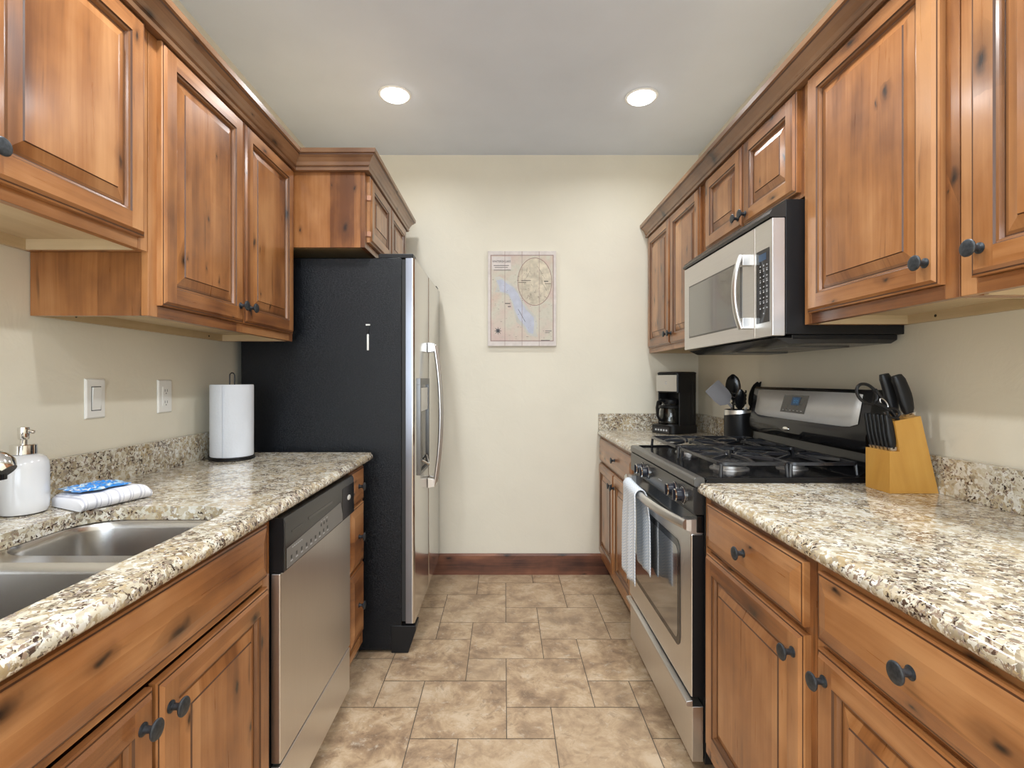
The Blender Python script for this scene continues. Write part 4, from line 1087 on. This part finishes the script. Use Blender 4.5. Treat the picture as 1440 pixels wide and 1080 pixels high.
# solid spoon
def spoon(px, py, rx, ry, basev, tippx, label, name='serving_spoon', yy=2.40, slots=False, mat='black', nrm=(1, -.1, 0)):
    c0 = upx(px, py, yy); t, b_, tp, d = utensil(name, basev, c0, label)
    m = MB([mat]); m.tube([tuple(b_), tuple(c0-d*ry*.8)], .0052, 10); build(m, 'handle', t)
    o = orient(c0, d, nrm); m = MB([mat]); rings = []
    for k in range(9):
        f = -1+2*k/8; w_ = math.sqrt(max(.02, 1-f*f)); dep = .014*w_
        rings.append([o(rx*w_*math.cos(a), ry*f, (-dep*math.sin(a) if math.sin(a) > 0 else -dep*.72*math.sin(a)*-1)) for a in [2*PI*q_/16 for q_ in range(16)]])
    m.loft(rings); build(m, 'bowl', t); return t
spoon(1031, 544, .036, .062, cb+Vector((-.01, .03, 0)), 0, 'glossy black serving spoon, tallest in the utensil crock', yy=2.455)
# pasta fork
c0 = upx(1041, 562, 2.330); t, b_, tp, d = utensil('pasta_server', cb+Vector((.0, -.005, 0)), c0, 'black toothed pasta server at the middle front of the crock')
m = MB(['black']); m.tube([tuple(b_), tuple(c0-d*.03)], .0052, 10); build(m, 'handle', t)
o = orient(c0, d, (1, -.1, 0)); m = MB(['black']); rings = []
for k in range(7):
    f = -1+2*k/6; w_ = math.sqrt(max(.05, 1-f*f)); rings.append([o(.026*w_*math.cos(a), .050*f, .009*w_*math.sin(a)) for a in [2*PI*q_/12 for q_ in range(12)]])
m.loft(rings)
for s_ in (-1, 1):
    for k in range(4): m.tube([o(s_*.016, -.024+k*.018, 0), o(s_*.026, -.024+k*.018, -.006), o(s_*.031, -.020+k*.018, -.020)], .0036, 7)
build(m, 'toothed_head', t)
spoon(1060.5, 555, .023, .062, cb+Vector((.012, .0, 0)), 0, 'matt black slotted spoon, rightmost in the utensil crock', name='slotted_spoon', yy=2.325, mat='blacksat', nrm=(1, 0, 0))
spoon(1064, 553, .018, .058, cb+Vector((.012, .034, 0)), 0, 'slim black ladle edge-on behind the slotted spoon', name='ladle', yy=2.385, mat='blacksat', nrm=(1, -.2, 0))
t, b_, tp, d = utensil('tongs', cb+Vector((.034, .018, 0)), upx(1049, 572, 2.405), 'thin steel tongs against the right rim of the crock')
m = MB(['steel'])
for s_ in (-.004, .004): m.tube([tuple(b_+Vector((0, s_, 0))), tuple(tp+Vector((0, s_*2, 0)))], .0028, 8)
build(m, 'arm', t)

# ================================================================ knife block
BY0, BY1 = 1.376, 1.468
t = thing('knife_block', (1.115, 1.42, CT), 'slanted blond wood knife block on the near right counter', 'knife block')
pf = [(1.047, .8986), (1.180, .8986), (1.131, 1.109), (1.060, 1.095), (1.074, 1.013), (1.047, 1.013)]
m = MB(['bamboo']); rA = .42
vs = [(x, y, z) for y in (BY0, BY1) for x, z in pf]; n = 6
gd = Vector((.0, -.2, 1)); 
def gk(p): return (p[2]*.97-p[0]*.24, p[0]*.97+p[2]*.24+p[1]*.9, rA)
m.mesh(vs, [(0, 1, 4, 5), (1, 2, 3, 4), (6, 11, 10, 7), (7, 10, 9, 8)]+[(i, (i+1) % 6, (i+1) % 6+6, i+6) for i in range(6)], 0, gcs=[gk(p) for p in vs]); build(m, 'block', t)
m = MB(['black'])
for k in range(3): m.poly([(1.070+k*.022, BY0+.012, 1.0975+k*.0043), (1.073+k*.022, BY0+.012, 1.0981+k*.0043), (1.073+k*.022, BY1-.012, 1.0981+k*.0043), (1.070+k*.022, BY1-.012, 1.0975+k*.0043)])
KB = t
def knife(base_, tip, w0, w1, th, label, name, group, rivets=3, side=(0, 1, 0), curve=.0):
    b_, tp = Vector(base_), Vector(tip); t = thing(name, base_, label, 'knife', group); d = (tp-b_).normalized(); Ln = (tp-b_).length
    o = orient(b_, d, Vector(side).cross(d)); m = MB(['blacksat']); rings = []
    for k in range(9):
        f = k/8; wv = w0+(w1-w0)*f+.0018*math.sin(f*PI*2-1); e = 1 if 0 < k < 8 else .72; off = curve*math.sin(f*PI)
        rings.append([o(off+wv*math.copysign(abs(math.cos(a))**.6, math.cos(a))*e, Ln*f, th*math.copysign(abs(math.sin(a))**.7, math.sin(a))*e) for a in [2*PI*q_/14 for q_ in range(14)]])
    m.loft(rings); build(m, 'handle', t)
    m = MB(['steel']); m.loft([[o(a, -.006, b) for a, b in ((-w0*.8, -th*.5), (w0*.8, -th*.5), (w0*.8, th*.5), (-w0*.8, th*.5))], [o(a, .004, b) for a, b in ((-w0, -th*.8), (w0, -th*.8), (w0, th*.8), (-w0, th*.8))]]); build(m, 'bolster', t)
    return t
SG = 'steak knives in the front slots of the block'
pos = ['nearest the camera', 'second from the camera', 'third from the camera', 'fourth from the camera', 'fifth from the camera', 'farthest from the camera']
for k in range(6):
    y = BY0+.010+k*.0148
    knife((1.0625, y, 1.019), (1.047-.002*k*.3, y, 1.112), .0095, .011, .0058, 'short black-handled steak knife in the block ledge, %s' % pos[k], 'steak_knife', SG, curve=.002)
knife((1.116, 1.398, 1.112), (1.082, 1.398, 1.220), .0145, .0190, .011, 'large black-handled knife, rightmost in the block top', 'kitchen_knife', 'large knives in the block top', curve=.004)
knife((1.098, 1.428, 1.110), (1.070, 1.428, 1.224), .0130, .0180, .010, 'large black-handled knife, middle of the block top', 'kitchen_knife', 'large knives in the block top', curve=.004)
knife((1.104, 1.454, 1.112), (1.094, 1.454, 1.224), .0110, .0140, .008, 'large black-handled knife, farthest in the block top', 'kitchen_knife', 'large knives in the block top', curve=.004)
t = thing('kitchen_scissors', (1.085, 1.405, 1.105), 'black-handled kitchen scissors with loop grips leaning left in the block', 'scissors')
m = MB(['blacksat']); ys = 1.388
def ring_px(cx, cy, rx, ry, rot, y, r_): return [tuple(upx(cx+rx*math.cos(a)*math.cos(rot)-ry*math.sin(a)*math.sin(rot), cy+rx*math.cos(a)*math.sin(rot)+ry*math.sin(a)*math.cos(rot), y)) for a in [2*PI*k/28 for k in range(28)]]
m.tube(ring_px(1219, 554, 16.5, 11.5, .75, ys, 0), .0042, 10, closed=True)
m.tube([tuple(upx(1230, 548, ys)), tuple(upx(1241, 563, ys)), tuple(upx(1252, 577, ys)), tuple(upx(1262, 590, ys))], .0075, 10, flat=.7); build(m, 'upper_grip', t)
m = MB(['blacksat']); m.tube(ring_px(1256, 581, 8.5, 6.5, .3, ys-.006, 0), .0035, 10, closed=True)
m.tube([tuple(upx(1232, 566, ys-.006)), tuple(upx(1243, 572, ys-.006)), tuple(upx(1250, 577, ys-.006))], .006, 10); build(m, 'lower_grip', t)
m = MB(['steel']); m.tube(ring_px(1243, 567, 8, 3.4, .9, ys-.008, 0), .0015, 8, closed=True); build(m, 'steel_insert', t)
